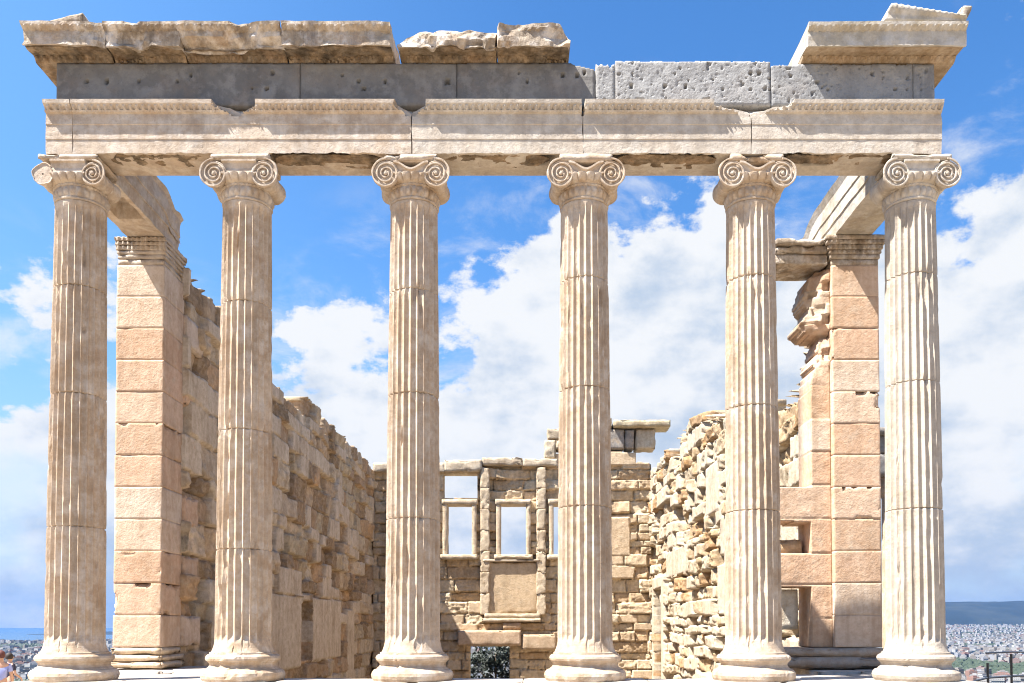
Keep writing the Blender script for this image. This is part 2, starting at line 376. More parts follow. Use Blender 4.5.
def make_column(i, X, label, mat, capmat, worn):
    root = empty('ionic_column', (X, 0, 0)); tag(root, label, 'column', 'marble columns of the porch')
    b = [(.30, .0), (.49, .0), (.505, .03), (.512, .065), (.505, .10), (.48, .13), (.445, .14), (.44, .15), (.415, .17), (.403, .195), (.41, .22), (.425, .228),
         (.428, .24), (.445, .25), (.452, .275), (.445, .30), (.425, .318), (.40, .325), (.398, .345), (.385, .35), (.30, .351)]
    def bf(Rr, Z, TH): return Rr+fbm(TH*3+i*5, Z*9+i, i+40, 4)*.010 - sstep(.35, .6, fbm(TH*3.2+i, Z*5, i+77, 3))*.016, Z
    lathe('base', b, 96, mat, root, bf)
    zs = [.352, .37, .40, .43, .46, .49, .52]+list(np.arange(.56, 5.86, .07))+[5.86, 5.89, 5.92, 5.95]
    for zd in drums[i]: zs += [zd-.010, zd-.004, zd+.004, zd+.010]
    zs = sorted(zs); prof = []
    for z in zs:
        r = .345-.047*((z-.4)/5.5)**1.35 if z > .4 else .345
        if z < .50: r += .038*(1-(z-.35)/.15)**2
        prof.append((r, z))
    prof = [(.1, .3515)]+prof+[(.1, 5.951)]
    def sf(Rr, Z, TH):
        out = flute(Rr, Z, TH, seed=i*7+1)
        for k, zd in enumerate(drums[i]):
            g = np.exp(-((Z-zd-fbm(TH*1.5, TH*0+k, i+k, 2)*.0)/.007)**2)
            brk = sstep(.2, .5, fbm(TH*4+k*9, Z*0+i, i*3+k, 3))
            out = out-g*(.020+.020*brk)
            # chips next to the joint
            out = out-np.exp(-((Z-zd)/.06)**2)*.022*sstep(.30, .5, fbm(TH*5+k*5+i, Z*5, i+k*3+90, 3))
        out = np.where(Rr < .15, Rr, out)
        return out, Z
    lathe('shaft', prof, NF*10, mat, root, sf)
    # necking band with carved relief, egg-and-dart echinus
    cp = [(.1, 5.955), (.302, 5.956), (.316, 5.965), (.318, 5.98), (.303, 5.995)]+[(.303+.012*k/8, 5.995+.125*k/8) for k in range(1, 9)]
    cp += [(.325, 6.125), (.33, 6.14), (.325, 6.152), (.33, 6.157)]+[(.33+.055*math.sin(k/6*1.5), 6.157+.09*k/6) for k in range(1, 7)]+[(.36, 6.25), (.1, 6.251)]
    def cf(Rr, Z, TH):
        pal = np.abs(np.sin(TH*12))*np.abs(np.sin((Z-5.995)/.125*math.pi))*.030*((Z > 5.995) & (Z < 6.12))
        egg = (np.abs(np.cos(TH*11))**.5)*.034*((Z > 6.16) & (Z < 6.248))
        bead = np.cos(TH*44)*.005*((Z > 6.13) & (Z < 6.15))
        return np.where(Rr > .2, Rr+pal+egg-.01+bead+fbm(TH*4+i, Z*10, i+5, 4)*.012, Rr), Z
    cap = lathe('capital', cp, 176, capmat, root, cf)
    # canalis: slab between the volutes with a sagging lower rim, double ridge
    xs = np.linspace(-.215, .215, 41); V = []; F = []
    ysec = [(-.335, 0), (-.355, .0)]
    def zlow(x): return 6.215+.05*(x/.34)**2
    def ztop(x): return 6.425+(-.02 - .085*(.5+.5*math.cos(min(1, abs(x)/.2)*math.pi)) if worn else 0)
    sec = []
    for x in xs:
        zl, zt = zlow(x), ztop(x)
        # rim ridge, channel, upper ridge (front), then back
        front = [(-.34, zl), (-.362, zl+.008), (-.362, zl+.028), (-.34, zl+.04), (-.325, (zl+zt)/2), (-.335, zt-.04), (-.362, zt-.028), (-.362, zt-.004), (-.34, zt)]
        ring = front+[(-y-.16, z) for y, z in front[::-1]]
        sec.append([(x, y, z) for y, z in ring])
    m = len(sec[0])
    for s_ in sec: V += s_
    for a in range(len(xs)-1):
        for k in range(m): F.append([a*m+k, a*m+(k+1) % m, (a+1)*m+(k+1) % m, (a+1)*m+k])
    F.append(list(range(m))); F.append([(len(xs)-1)*m+k for k in range(m)])
    o = mesh_obj('canalis', V, F, capmat, cap); fixn(o)
    # volutes: bolster from front to back with a spiral ridge at both faces
    for sx in (-1, 1):
        parts = []
        broken = (i == 0 and sx == -1)
        cx_, cz = sx*.308, 6.245
        ro = .156 if i else .135
        bp = [(.01, -.335), (ro*.86, -.335), (ro*.95, -.345), (ro, -.34), (ro*1.0, -.31), (ro*.90, -.27), (ro*.76, -.20), (ro*.68, -.12), (ro*.68, -.10), (ro*.73, -.09), (ro*.73, -.03), (ro*.68, -.02), (ro*.68, .0),
              (ro*.76, .07), (ro*.82, .12), (ro*.86, .17), (ro*.80, .18), (ro*.5, .185), (.01, .185)]
        def bfn(Rr, Z, TH): return Rr*(1+.06*np.sin(TH)**2)*(1+fbm(TH*2+i, Z*8+sx, i+sx+20, 3)*(.25 if broken else .05)), Z
        v, f = lathe_grid(bp, 40, bfn, 'y', (cx_, 0, cz)); parts.append((v, f.tolist()))
        for fy in (-1, 1):
            if fy == 1 or broken: continue
            pts = []; rad = []
            turns = 3.1; n = 100
            for k in range(n+1):
                t = k/n; ang = math.pi/2 + sx*0 - sx*(-1)*0
                a = math.pi/2 + (sx*-1)*(-t*turns*2*math.pi)*(-1)
                r = ro*1.0*(1-t)**1.15+.022
                pts.append((cx_+r*math.cos(a), -.352 if fy < 0 else .19, cz+r*math.sin(a)*1.05)); rad.append(.0135*(1-.4*t)*(1+.35*math.sin(k*.9+i*3)*math.sin(k*.23+i)))
            parts.append(tube_geo(pts, rad, 6))
            ev, ef = lathe_grid([(.001, -.02), (.018, -.016), (.026, 0), (.018, .016), (.001, .02)], 12, None, 'y', (cx_, -.35 if fy < 0 else .19, cz)); parts.append((ev, ef.tolist()))
        V, F = join_geo(parts); o = mesh_obj('volute', V, F, capmat, cap); fixn(o)
    # abacus
    g = Geo()
    w = .375 if not worn else .33
    g.block(-w, w, -.35, .19, 6.425 if not worn else 6.40, 6.498, seed=i+3, amp=.008, rnd=.02, res=.04, chip=.05 if worn else .02)
    g.build('abacus', capmat, cap)
    return root
CX = [-5.27, -3.16, -1.04, 1.12, 3.23, 5.26]
labels = ['brown streaked marble column at the far left end of the row, its left scroll broken',
          'marble column second from the left, half brown and half bleached, in front of the shaded left wall',
          'cream marble column third from the left, standing left of the two open windows',
          'cream marble column fourth from the left, standing right of the panel under the windows',
          'pinkish marble column second from the right, in front of the sunlit rubble wall',
          'palest marble column at the far right end under the tilted cornice corner']
cm = ['col_warm', 'col_warm', 'col_mid', 'col_mid', 'col_mid', 'col_pale']
cc = ['arch_warm', 'arch_warm', 'col_mid', 'col_mid', 'col_mid', 'arch_pale']
for i in range(6): make_column(i, CX[i], labels[i], M[cm[i]], M[cc[i]], i in (2, 3, 4))

# ------------------------------------------------------------------ slab builder (height field with real thickness)
def slab(name, mat, parent, frame, u0, u1, v0, v1, res, depth, present, thick, color=None):
    nu = max(2, int(round((u1-u0)/res))); nv = max(2, int(round((v1-v0)/res)))
    U, V = np.meshgrid(np.linspace(u0, u1, nu+1), np.linspace(v0, v1, nv+1), indexing='ij')
    D = depth(U, V)
    Uc = (U[:-1, :-1]+U[1:, 1:])/2; Vc = (V[:-1, :-1]+V[1:, 1:])/2
    pm = present(Uc, Vc).astype(bool) if present else np.ones(Uc.shape, bool)
    n = (nu+1)*(nv+1); idx = np.arange(n).reshape(nu+1, nv+1)
    front = frame(U, V, D); backD = -thick+0*D
    back = frame(U, V, backD)
    a = idx[:-1, :-1][pm]; b = idx[1:, :-1][pm]; c = idx[1:, 1:][pm]; d = idx[:-1, 1:][pm]
    Q = [np.stack([a, b, c, d], -1), np.stack([d, c, b, a], -1)+n]
    pad = np.zeros((nu+2, nv+2), bool); pad[1:-1, 1:-1] = pm
    def side(mask, p, q): 
        P = p[mask]; S = q[mask]; Q.append(np.stack([S, P, P+n, S+n], -1))
    side(pm & ~pad[1:-1, :-2], idx[:-1, :-1], idx[1:, :-1])
    side(pm & ~pad[2:, 1:-1], idx[1:, :-1], idx[1:, 1:])
    side(pm & ~pad[1:-1, 2:], idx[1:, 1:], idx[:-1, 1:])
    side(pm & ~pad[:-2, 1:-1], idx[:-1, 1:], idx[:-1, :-1])
    F = np.concatenate(Q); Vx = np.concatenate([front.reshape(-1, 3), back.reshape(-1, 3)])
    C = None
    if color is not None:
        c_ = color(U, V).reshape(-1, 3); C = np.concatenate([c_, c_])
    used = np.unique(F); mp = np.zeros(len(Vx), np.int64); mp[used] = np.arange(len(used))
    o = mesh_obj(name, Vx[used], mp[F], mat, parent, False, C[used] if C is not None else None)
    return o
def frY(y0): return lambda U, V, D: np.stack([U, y0-D, V], -1)
def frXp(x0): return lambda U, V, D: np.stack([x0+D, -U, V], -1)      # faces +X, u = -y
def frXm(x0): return lambda U, V, D: np.stack([x0-D, U*1.0, V], -1)   # faces -X, u = y (winding flips below)

# ------------------------------------------------------------------ epistyle (architrave) blocks
def arch_prof(y0=-.33, yb=.19, z0=6.502, z1=7.128, crown=True):
    p = [(yb, z0), (y0+.25, z0, 3), (y0, z0, 1), (y0, z0+.176), (y0-.008, z0+.182), (y0-.008, z0+.356), (y0-.016, z0+.362), (y0-.016, z0+.49)]
    if crown: p += [(y0-.045, z0+.50, 5), (y0-.055, z0+.515, 5), (y0-.05, z0+.525, 4), (y0-.07, z0+.55, 4), (y0-.085, z0+.572, 0), (y0-.095, z0+.582), (y0-.10, z1)]
    else: p += [(y0-.032, z1)]
    p += [(yb, z1)]
    return p
arch = [(-5.55, -5.22, 'small tan end block at the left corner of the architrave', 'arch_warm', 0, 0),
        (-5.214, -3.165, 'tan marble architrave beam between the first and second columns from the left', 'arch_warm', 0, .28),
        (-3.159, -1.035, 'brownish marble architrave beam between the second and third columns, a notch at each upper corner', 'arch_warm', .22, .22),
        (-1.025, 1.08, 'cream marble architrave beam in the middle, over the windows of the far wall', 'arch_pale', .18, .02),
        (1.087, 3.155, 'cream marble architrave beam under the pale pitted frieze block', 'arch_pale', .02, .42),
        (3.165, 5.51, 'pale marble architrave beam over the two rightmost columns, its left upper corner broken off', 'arch_pale', .45, 0)]
for k, (a, b, lab, mt, cl_, cr_) in enumerate(arch):
    def disp(X, Y, Z, T, a=a, b=b, cl_=cl_, cr_=cr_, k=k):
        dl = X-a; dr = b-X
        Y = Y+np.where(T == 4, np.cos(X*2*math.pi/.078)*.022, 0)+np.where(T == 5, np.cos(X*2*math.pi/.04)*.006, 0)
        # broken upper corners at the joints
        for d_, c_ in ((dl, cl_), (dr, cr_)):
            if c_ <= 0: continue
            amt = np.clip(1-d_/c_+fbm(X*9, Z*9, k, 3)*.25, 0, 1)
            lim = 7.08-.12*amt
            hit = (Z > lim) & (Y < -.2) & (amt > 0)
            Y = np.where(hit, -.29+0*Y, Y); 
            Z = np.where(hit & (Z > lim), np.minimum(Z, lim+.06), Z)
        # worn lower front edge and hollowed underside
        e = sstep(.0, .5, fbm(X*1.6+k*5, X*0+k, k+11, 4)+.25)
        mid = sstep(0, .35, dl-.2)*sstep(0, .35, dr-.2)
        under = (Z < 6.51)
        wv_ = fbm(X*2.3+k, X*0+k, k+51, 4)*.10; hol = sstep(-.30+wv_*.5, -.275+wv_*.5, Y)*(1-sstep(-.13+wv_, -.10+wv_, Y))*sstep(-.15, .1, fbm(X*.9+k*2, X*0, k+71, 3)+.1)
        Z = Z+under*hol*mid*(.22+.12*e)+under*(Y < -.25)*np.abs(fbm(X*8, Y*8, k+3, 4))*.03*mid
        dent = sstep(.25, .55, fbm(X*3.1+k*3, Z*7, k+31, 4))*(Y < -.3)
        Y = Y+dent*.003
        return X, Y, Z
    o = profile_bar('architrave_block', arch_prof(), a, b, M[mt], None, step=.0195, amp=.0022, seed=k+1, disp=disp, endrag=.015, sub=.03)
    tag(o, lab, 'architrave block', 'architrave blocks over the columns')
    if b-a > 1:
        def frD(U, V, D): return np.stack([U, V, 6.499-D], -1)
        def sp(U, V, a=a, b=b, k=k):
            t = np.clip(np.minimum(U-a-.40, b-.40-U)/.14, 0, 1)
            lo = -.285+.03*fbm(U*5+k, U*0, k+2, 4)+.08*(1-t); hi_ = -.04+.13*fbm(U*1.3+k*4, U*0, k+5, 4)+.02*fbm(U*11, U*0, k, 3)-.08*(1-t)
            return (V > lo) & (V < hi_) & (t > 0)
        so_ = slab('hollow_shade_plate', M['crust_shade'], o, frD, a+.4, b-.4, -.30, .14, .012, lambda U, V: fbm(U*9, V*9, 4, 4)*.006-.004, sp, .02)  # thin dark plate painting in the shade of a hollow under the beam
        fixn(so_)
def disp_side(seed, ylen):
    def d(X, Y, Z, T):
        far = sstep(ylen-.9, ylen, X)
        return X, Y, Z-far*(Z > 6.8)*(.12+.25*np.abs(fbm(X*2, Y*3, seed, 3)))
    return d
pl = [(-5.58, 6.503), (-5.02, 6.503), (-5.0, 6.67), (-4.985, 6.675), (-4.985, 6.85), (-4.97, 6.855), (-4.97, 7.10), (-4.93, 7.16), (-5.58, 7.17)]
def hollow_left(X, Y, Z, T):
    far = sstep(1.7, 2.35, X)
    Z = Z-far*(Z > 6.7)*(.10+.2*np.abs(fbm(X*2, Y*3, 3, 3)))
    h = sstep(.7, .8, X)*(1-sstep(1.35, 1.45, X))*(np.abs(Y+5.27) < .17)*(Z < 6.55)
    return X, Y, Z+h*.22
tag(profile_bar('side_beam', pl, .335, 2.36, M['arch_warm'], None, step=.04, amp=.014, seed=41, disp=hollow_left, axis='y', endrag=.12),
    'tan marble beam running back from the leftmost column to the left pier', 'beam', 'side beams of the porch')
pr_ = [(5.54, 6.503), (4.99, 6.503), (4.975, 6.67), (4.96, 6.675), (4.96, 6.85), (4.945, 6.855), (4.945, 7.05), (4.90, 7.16), (5.54, 7.17)]
tag(profile_bar('side_beam', pr_, .335, 3.3, M['cornice_pale'], None, step=.04, amp=.008, seed=42, disp=disp_side(5, 3.3), axis='y', endrag=.08),
    'pale marble beam running back from the rightmost column to the right pier', 'beam', 'side beams of the porch')

# ------------------------------------------------------------------ frieze blocks
fr = [(-5.46, -2.435, 7.132, 7.678, 'dark', 'long dark grey frieze block at the left end, dotted with dowel holes'),
      (-2.428, -.485, 7.132, 7.678, 'dark', 'dark grey frieze block left of the middle, under the gap in the cornice'),
      (-.478, 1.24, 7.132, 7.678, 'dark', 'grey frieze block in the middle, half in shade and with a slanting right shoulder'),
      (1.247, 1.485, 7.132, 7.66, 'light', 'narrow broken frieze piece left of the pale pitted block'),
      (1.492, 3.42, 7.132, 7.705, 'light', 'pale pitted frieze block standing in full sun with nothing on top'),
      (3.43, 5.19, 7.132, 7.665, 'mid', 'grey frieze block under the right cornice corner, crossed by a slanting shadow'),
      (5.197, 5.46, 7.132, 7.665, 'mid', 'narrow grey frieze end block at the right corner')]
M['frieze_mid'] = stone('mid_grey_limestone', rust=.08, c1=(.33, .33, .325), c2=(.28, .28, .28), c3=(.38, .375, .36), dark=(.12, .115, .11), streak=.2, pits=.8, bump=.4)
for k, (a, b, z0, z1, kind, lab) in enumerate(fr):
    r = random.Random(k+50); holes = [(r.uniform(a+.1, b-.1), r.choice([z1-.13, z1-.16, z1-.24, z1-.33]), r.uniform(.010, .022)) for _ in range(int((b-a)*(3 if kind != 'dark' else 3)))]
    def dep(U, V, k=k, a=a, b=b, z0=z0, z1=z1, holes=holes):
        D = fbm(U*3, V*3, k+3, 4)*.010+fbm(U*14, V*14, k+7, 3)*.004
        e = np.minimum(np.minimum(U-a, b-U), np.minimum(V-z0, z1-V)); D = D-.014*(1-sstep(0, .03, e))
        for hx, hz_, hr in holes: D = D-.07*(1-sstep(hr*.7, hr*1.2, np.maximum(np.abs(U-hx)*(.7+hx % .6), np.abs(V-hz_)*(.6+hz_*7 % .5))+fbm(U*40, V*40, 3, 2)*.006))
        if kind != 'dark': D = D-.035*sstep(.50, .62, fbm(U*17+k, V*15, k+13, 3))-.010*sstep(.42, .6, fbm(U*38+k, V*34, k+15, 2))
        return D
    def pres(U, V, k=k, a=a, b=b, z1=z1):
        m = np.ones(U.shape, bool)
        top = z1-.02*np.abs(fbm(U*5, U*0+k, k, 4))
        if k == 2: top = np.where(U > .95, z1-(U-.95)*.35-.03*fbm(U*12, U*0, 2, 3), top)
        if k == 5: top = np.where(U < 3.75, z1-.02-.04*np.abs(fbm(U*9, U*0, 4, 3)), top)
        if k == 3: top = z1-.06*np.abs(fbm(U*14, U*0, 3, 3))
        return m & (V < top)
    o = slab('frieze_block', M['frieze_'+kind], None, frY(-.285), a, b, z0, z1, .014, dep, pres, .56)
    tag(o, lab, 'frieze block', 'frieze blocks over the architrave')

# ------------------------------------------------------------------ cornice blocks
def corn_prof(z=7.682, f=-.56, yb=.36, h=.0):
    return [(yb, z+.068), (-.34, z+.068), (f+.045, z+.046), (f+.03, z+.028), (f, z+.024), (f, z+.20+h),
            (f-.01, z+.208+h, 5), (f-.04, z+.232+h, 5), (f-.055, z+.25+h), (f-.058, z+.285+h), (yb, z+.30+h)]
def bed_prof(z=7.682, f=-.56, yb=.34):
    return [(yb, z), (-.24, z), (-.265, z+.004), (-.30, z+.024, 4), (-.315, z+.044, 4), (-.32, z+.056), (f+.06, z+.044), (f+.06, z+.058), (yb, z+.064)]
def corn(a, b, lab, mt, seed, rag=.04, ztop=None, amp=.014, pro=None):
    def disp(X, Y, Z, T):
        Y = Y+np.where(T == 4, np.cos(X*2*math.pi/.094)*.028, 0)+np.where(T == 5, np.cos(X*2*math.pi/.094)*.016, 0)
        if ztop is not None:
            zt = ztop(X)+fbm(X*7, Y*5, seed, 4)*.03
            Z = np.minimum(Z, zt)
        if pro is not None:
            lim = pro(X, Z); Y = np.maximum(Y, lim)
        ch = sstep(.15, .5, fbm(X*2.3+seed, Z*3, seed+60, 4)); Y = np.where((Y < -.4), Y+ch*.05*(rag/.04), Y)
        bt = sstep(.1, .5, fbm(X*2+seed*2, Y*4, seed+61, 4)); Z = np.where((Y < -.3) & (Z < 7.735), Z+bt*.02*(rag/.04), Z)
        return X, Y, Z
    o = profile_bar('cornice_block', corn_prof(), a, b, M[mt], None, step=.0156, amp=amp, seed=seed, disp=disp, endrag=rag, sub=.05)
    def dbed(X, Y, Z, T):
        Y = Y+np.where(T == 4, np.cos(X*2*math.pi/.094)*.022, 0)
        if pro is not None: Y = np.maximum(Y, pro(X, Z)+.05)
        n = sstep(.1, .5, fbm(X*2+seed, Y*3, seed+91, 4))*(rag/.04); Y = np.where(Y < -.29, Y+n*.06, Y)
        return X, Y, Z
    profile_bar('bed_moulding', bed_prof(), a+.006, b-.006, M['soffit_pale' if 'pale' in mt else 'crust_shade'], o, step=.0156, amp=amp*.4, seed=seed+5, disp=dbed, sub=.04)
    return tag(o, lab, 'cornice block', 'cornice blocks along the top')
corn(-5.73, -4.745, 'leftmost cornice block, its corner jutting out over the left end', 'cornice', 1)
corn(-4.735, -3.835, 'weathered cornice block second from the left end, lumpy underside', 'cornice', 2, rag=.06)
corn(-3.825, -2.585, 'cornice block third from the left end with a deeply broken underside', 'cornice', 3, rag=.08, pro=lambda X, Z: np.where(Z < 7.80, -.47+fbm(X*4, Z*2, 5, 3)*.06, -.62))
corn(-2.575, -1.26, 'cornice block fourth from the left end, just left of the gap in the cornice', 'cornice', 4)
corn(-1.17, .015, 'low broken cornice block just right of the gap, with its upper edge lost', 'cornice', 5, rag=.06,
     ztop=lambda X: 7.74+np.clip((X+1.17)*.9, 0, .225), pro=lambda X, Z: -.54+fbm(X*3, Z*6, 9, 4)*.08+np.clip(Z-7.84, 0, 1)*1.0)
corn(.025, .90, 'short cornice block at the right end of the long run, its right end slanting', 'cornice', 6, rag=.06,
     ztop=lambda X: 7.985-np.clip(X-.78, 0, 1)*1.7, pro=lambda X, Z: -.56+fbm(X*4, Z*6, 19, 4)*.08)
corn(3.80, 5.72, 'crisp pale cornice block alone at the right corner of the roofline', 'cornice_pale', 7, rag=.008, amp=.004)
# raking piece on the right corner
V = []; 
def wedge(name, x0, x1, zl, zr, zb, y0, y1, mat, lab, cat, seed, res=.03, side_slant=0.0):
    def cut(P):
        t = np.clip((P[..., 0]-x0)/(x1-x0), 0, 1); zt = zl+(zr-zl)*t; f = (P[..., 2]-zb)/(max(zl, zr)-zb)
        P = P.copy(); Q = f*(zt-zb); P[..., 2] = zb+Q; P[..., 0] += f*side_slant*(1-t); 
        fr_ = (P[..., 1] < y0+.02); P[..., 1] += np.where(fr_ & (f > .55), -.03+np.cos(P[..., 0]*2*math.pi/.075)*.010, 0)
        return P
    g = Geo(); g.block(x0, x1, y0, y1, zb, max(zl, zr), seed=seed, amp=.004, rnd=.008, res=res, cut=cut)
    return tag(g.build(name, mat), lab, cat)
wedge('raking_cornice', 4.70, 5.70, 8.19, 8.03, 7.985, -.60, .2, M['cornice_pale'], 'sloping pale cornice piece lying on top of the right corner block', 'cornice piece', 3, side_slant=.09)
g = Geo()
def cut_ac(P):
    P = P.copy(); f = (P[..., 2]-7.99)/.2; P[..., 0] += f*.10; return P
g.block(5.57, 5.70, -.58, -.3, 7.992, 8.19, seed=5, amp=.02, rnd=.04, res=.03, cut=cut_ac)
tag(g.build('roof_spur', M['cornice']), 'small horn-like stone spur at the very top right corner', 'stone spur')
g = Geo()
def cut_l(P):
    P = P.copy(); t = np.clip((P[..., 0]+5.55)/.55, 0, 1); f = (P[..., 2]-7.975)/.15; P[..., 2] = 7.975+f*(.02+.13*t); return P
g.block(-5.55, -5.0, -.55, .1, 7.975, 8.125, seed=15, amp=.025, rnd=.03, res=.035, cut=cut_l)
tag(g.build('tilted_slab', M['cornice']), 'dark tilted stone slab resting on the top left corner', 'stone slab')

# ------------------------------------------------------------------ masonry walls
class Masonry:
    def __init__(s, u0, u1, v0, v1, h, l, seed, warp=.03):
        r = random.Random(seed); s.seed = seed; s.warp = warp
        s.vb = [v0-.5]
        while s.vb[-1] < v1+1: s.vb.append(s.vb[-1]+r.uniform(*h))
        s.ub = []
        for _ in s.vb:
            u = [u0-1-r.uniform(0, 1)]
            while u[-1] < u1+1.5: u.append(u[-1]+r.uniform(*l))
            s.ub.append(np.array(u))
        s.vb = np.array(s.vb)
        R_ = np.random.RandomState(seed); s.rand = R_.rand(len(s.vb)+2, max(len(u) for u in s.ub)+2, 8)
    def eval(s, U, V):
        U2 = U+fbm(U*1.7, V*1.7, s.seed+1, 3)*s.warp; V2 = V+fbm(U*1.1, V*1.3, s.seed+2, 3)*s.warp
        ci = np.clip(np.searchsorted(s.vb, V2.ravel())-1, 0, len(s.vb)-2).reshape(V2.shape)
        bi = np.zeros(U.shape, int); du = np.zeros(U.shape); uc = np.zeros(U.shape); L = np.ones(U.shape)
        for c in np.unique(ci):
            m = ci == c; ub = s.ub[c]; k = np.clip(np.searchsorted(ub, U2[m])-1, 0, len(ub)-2)
            bi[m] = k; du[m] = np.minimum(U2[m]-ub[k], ub[k+1]-U2[m]); uc[m] = (ub[k]+ub[k+1])/2; L[m] = ub[k+1]-ub[k]
        dv = np.minimum(V2-s.vb[ci], s.vb[ci+1]-V2); vc = (s.vb[ci]+s.vb[ci+1])/2
        return dict(ci=ci, bi=bi, du=du, dv=dv, uc=uc, vc=vc, U2=U2, V2=V2, r=s.rand[ci, bi], L=L)
def pal(r, cols):
    cols = np.array(cols); return cols[np.clip((r*len(cols)).astype(int), 0, len(cols)-1)]
WCOL = [(.66, .50, .35), (.46, .32, .21), (.74, .60, .45), (.34, .23, .14), (.76, .64, .49), (.60, .50, .36), (.62, .41, .25), (.30, .21, .13)]
RCOL = [(.52, .44, .33), (.44, .33, .21), (.54, .47, .36), (.36, .21, .10), (.50, .40, .28), (.52, .45, .34), (.58, .53, .43)]
NEWC = (.56, .44, .33)
def masonry_wall(name, frame, u0, u1, v0, v1, ms, topf, res, relief, cols, thick, mat, parent=None, newp=.14, newc=NEWC, openings=(), recess=(), slabs=(), lean=None, uwarp=None, newout=.05, jw=.025, jd=.13, fr=.5):
    cache = {}; ms2 = Masonry(u0, u1, v0, v1, (.07, .17), (.09, .30), ms.seed+500, ms.warp*1.6)
    def info(U, V):
        key = (U.shape, float(U.flat[0])); 
        if key not in cache: cache[key] = ms.eval(U, V)
        return cache[key]
    def dep(U, V):
        q = info(U, V); r = q['r']
        ed = np.minimum(q['du'], q['dv'])+fbm(U*9, V*9, ms.seed+6, 3)*.018
        new = r[..., 0] < newp
        D = (r[..., 1]-.5)*relief
        big = r[..., 2] > .8; D = D-big*relief*.5
        D = D+(r[..., 3]-.5)*.35*(q['U2']-q['uc'])+(r[..., 4]-.5)*.35*(q['V2']-q['vc'])
        q2 = ms2.eval(U, V); r2 = q2['r']; bro = (r[..., 5] > .35)
        rough = fbm(U*4, V*4, ms.seed+3, 5, .6)*relief*.22 + fr*bro*((r2[..., 0]-.5)*relief*.55+(r2[..., 1]-.5)*1.1*(q2['U2']-q2['uc'])*.6+(r2[..., 2]-.5)*1.2*(q2['V2']-q2['vc']))
        D = D+rough; D = D-jd*(1-sstep(.0, jw, ed))
        Dn = newout+(r[..., 1]-.5)*.05-.11*(1-sstep(0, .014, ed))
        D = np.where(new, Dn, D)
        for (a, b, c, d, z) in recess:
            m = (U > a) & (U < b) & (V > c) & (V < d); D = np.where(m, z, D)
        for (a, b, c, d, z) in slabs:
            wob = fbm(U*3, V*3, 77, 3)*.04
            m = (U > a+wob) & (U < b+wob) & (V > c) & (V < d); e = np.minimum(np.minimum(U-a-wob, b+wob-U), np.minimum(V-c, d-V))
            D = np.where(m, z+fbm(U*6, V*6, 8, 3)*.008-.03*(1-sstep(0, .02, e)), D)
        if lean is not None: D = D+lean(U, V)
        return D
    def pres(U, V):
        q = info(U, V)
        jig = (q['r'][..., 5]-.5)*.22
        top = topf(U)+jig
        m = (q['vc'] < topf(q['uc'])+jig*.5) & (V < topf(U)+.5)
        for (a, b, c, d) in openings: m &= ~((U > a) & (U < b) & (V > c) & (V < d))
        return m
    def colr(U, V):
        q = info(U, V); r = q['r']; c = pal(r[..., 6], cols)*(.85+.3*r[..., 7:8]); r2 = ms2.eval(U, V)['r']; c = c*(.82+.36*r2[..., 3:4])
        new = r[..., 0] < newp
        c = np.where(new[..., None], np.array(newc), c)
        for (a, b, e, d, z) in slabs:
            m = (U > a) & (U < b) & (V > e) & (V < d); c = np.where(m[..., None], np.array(newc)*1.02, c)
        return c
    return slab(name, mat, parent, frame, u0, u1, v0, v1, res, dep, pres, thick, colr)
def lin(pts):
    xs = np.array([p[0] for p in pts]); zs = np.array([p[1] for p in pts])
    return lambda U: np.interp(U, xs, zs)

# left wall (inner face turned to +X, in shade)
lw = empty('cella_wall', (-5.3, 11, -1.3))
tag(lw, 'long patched stone wall on the left, in shade, receding to the far wall', 'wall')
LT = [(2.6, 6.45), (3.1, 6.25), (3.6, 6.3), (4.2, 6.5), (4.6, 6.25), (5.5, 6.2), (7.2, 6.05), (9.7, 6.1), (14, 6.15), (18, 6.3), (20.5, 6.35)]
tl = lin(LT)
ms = Masonry(-20.6, -2.6, -3.3, 6.9, (.30, .58), (.4, 1.25), 11, .07)
o = masonry_wall('wall_masonry', frXp(-5.0), -20.6, -2.66, -3.3, 7.0, ms, lambda U: tl(-U), .033, .20, WCOL, .6, M['wall'], lw, newp=.26, newc=(.86, .73, .58), jd=.17, jw=.022, fr=.30,
             recess=[(-10.9, -9.9, -.15, 1.32, -.28), (-12.4, -11.9, -.3, .3, -.2), (-9.2, -8.7, 3.6, 4.5, -.3), (-14.5, -14.0, 3.1, 3.9, -.25)],
             slabs=[(-9.85, -7.0, -.3, 1.38, .05), (-9.85, -7.9, 1.4, 2.0, .05), (-14.3, -10.95, -.2, 1.42, .06), (-13.1, -12.0, 1.45, 2.0, .05), (-5.2, -3.9, -.2, 1.0, .06), (-16.3, -15.2, -.9, 1.2, .06)])
o.location = (5.3, -11, 1.3)

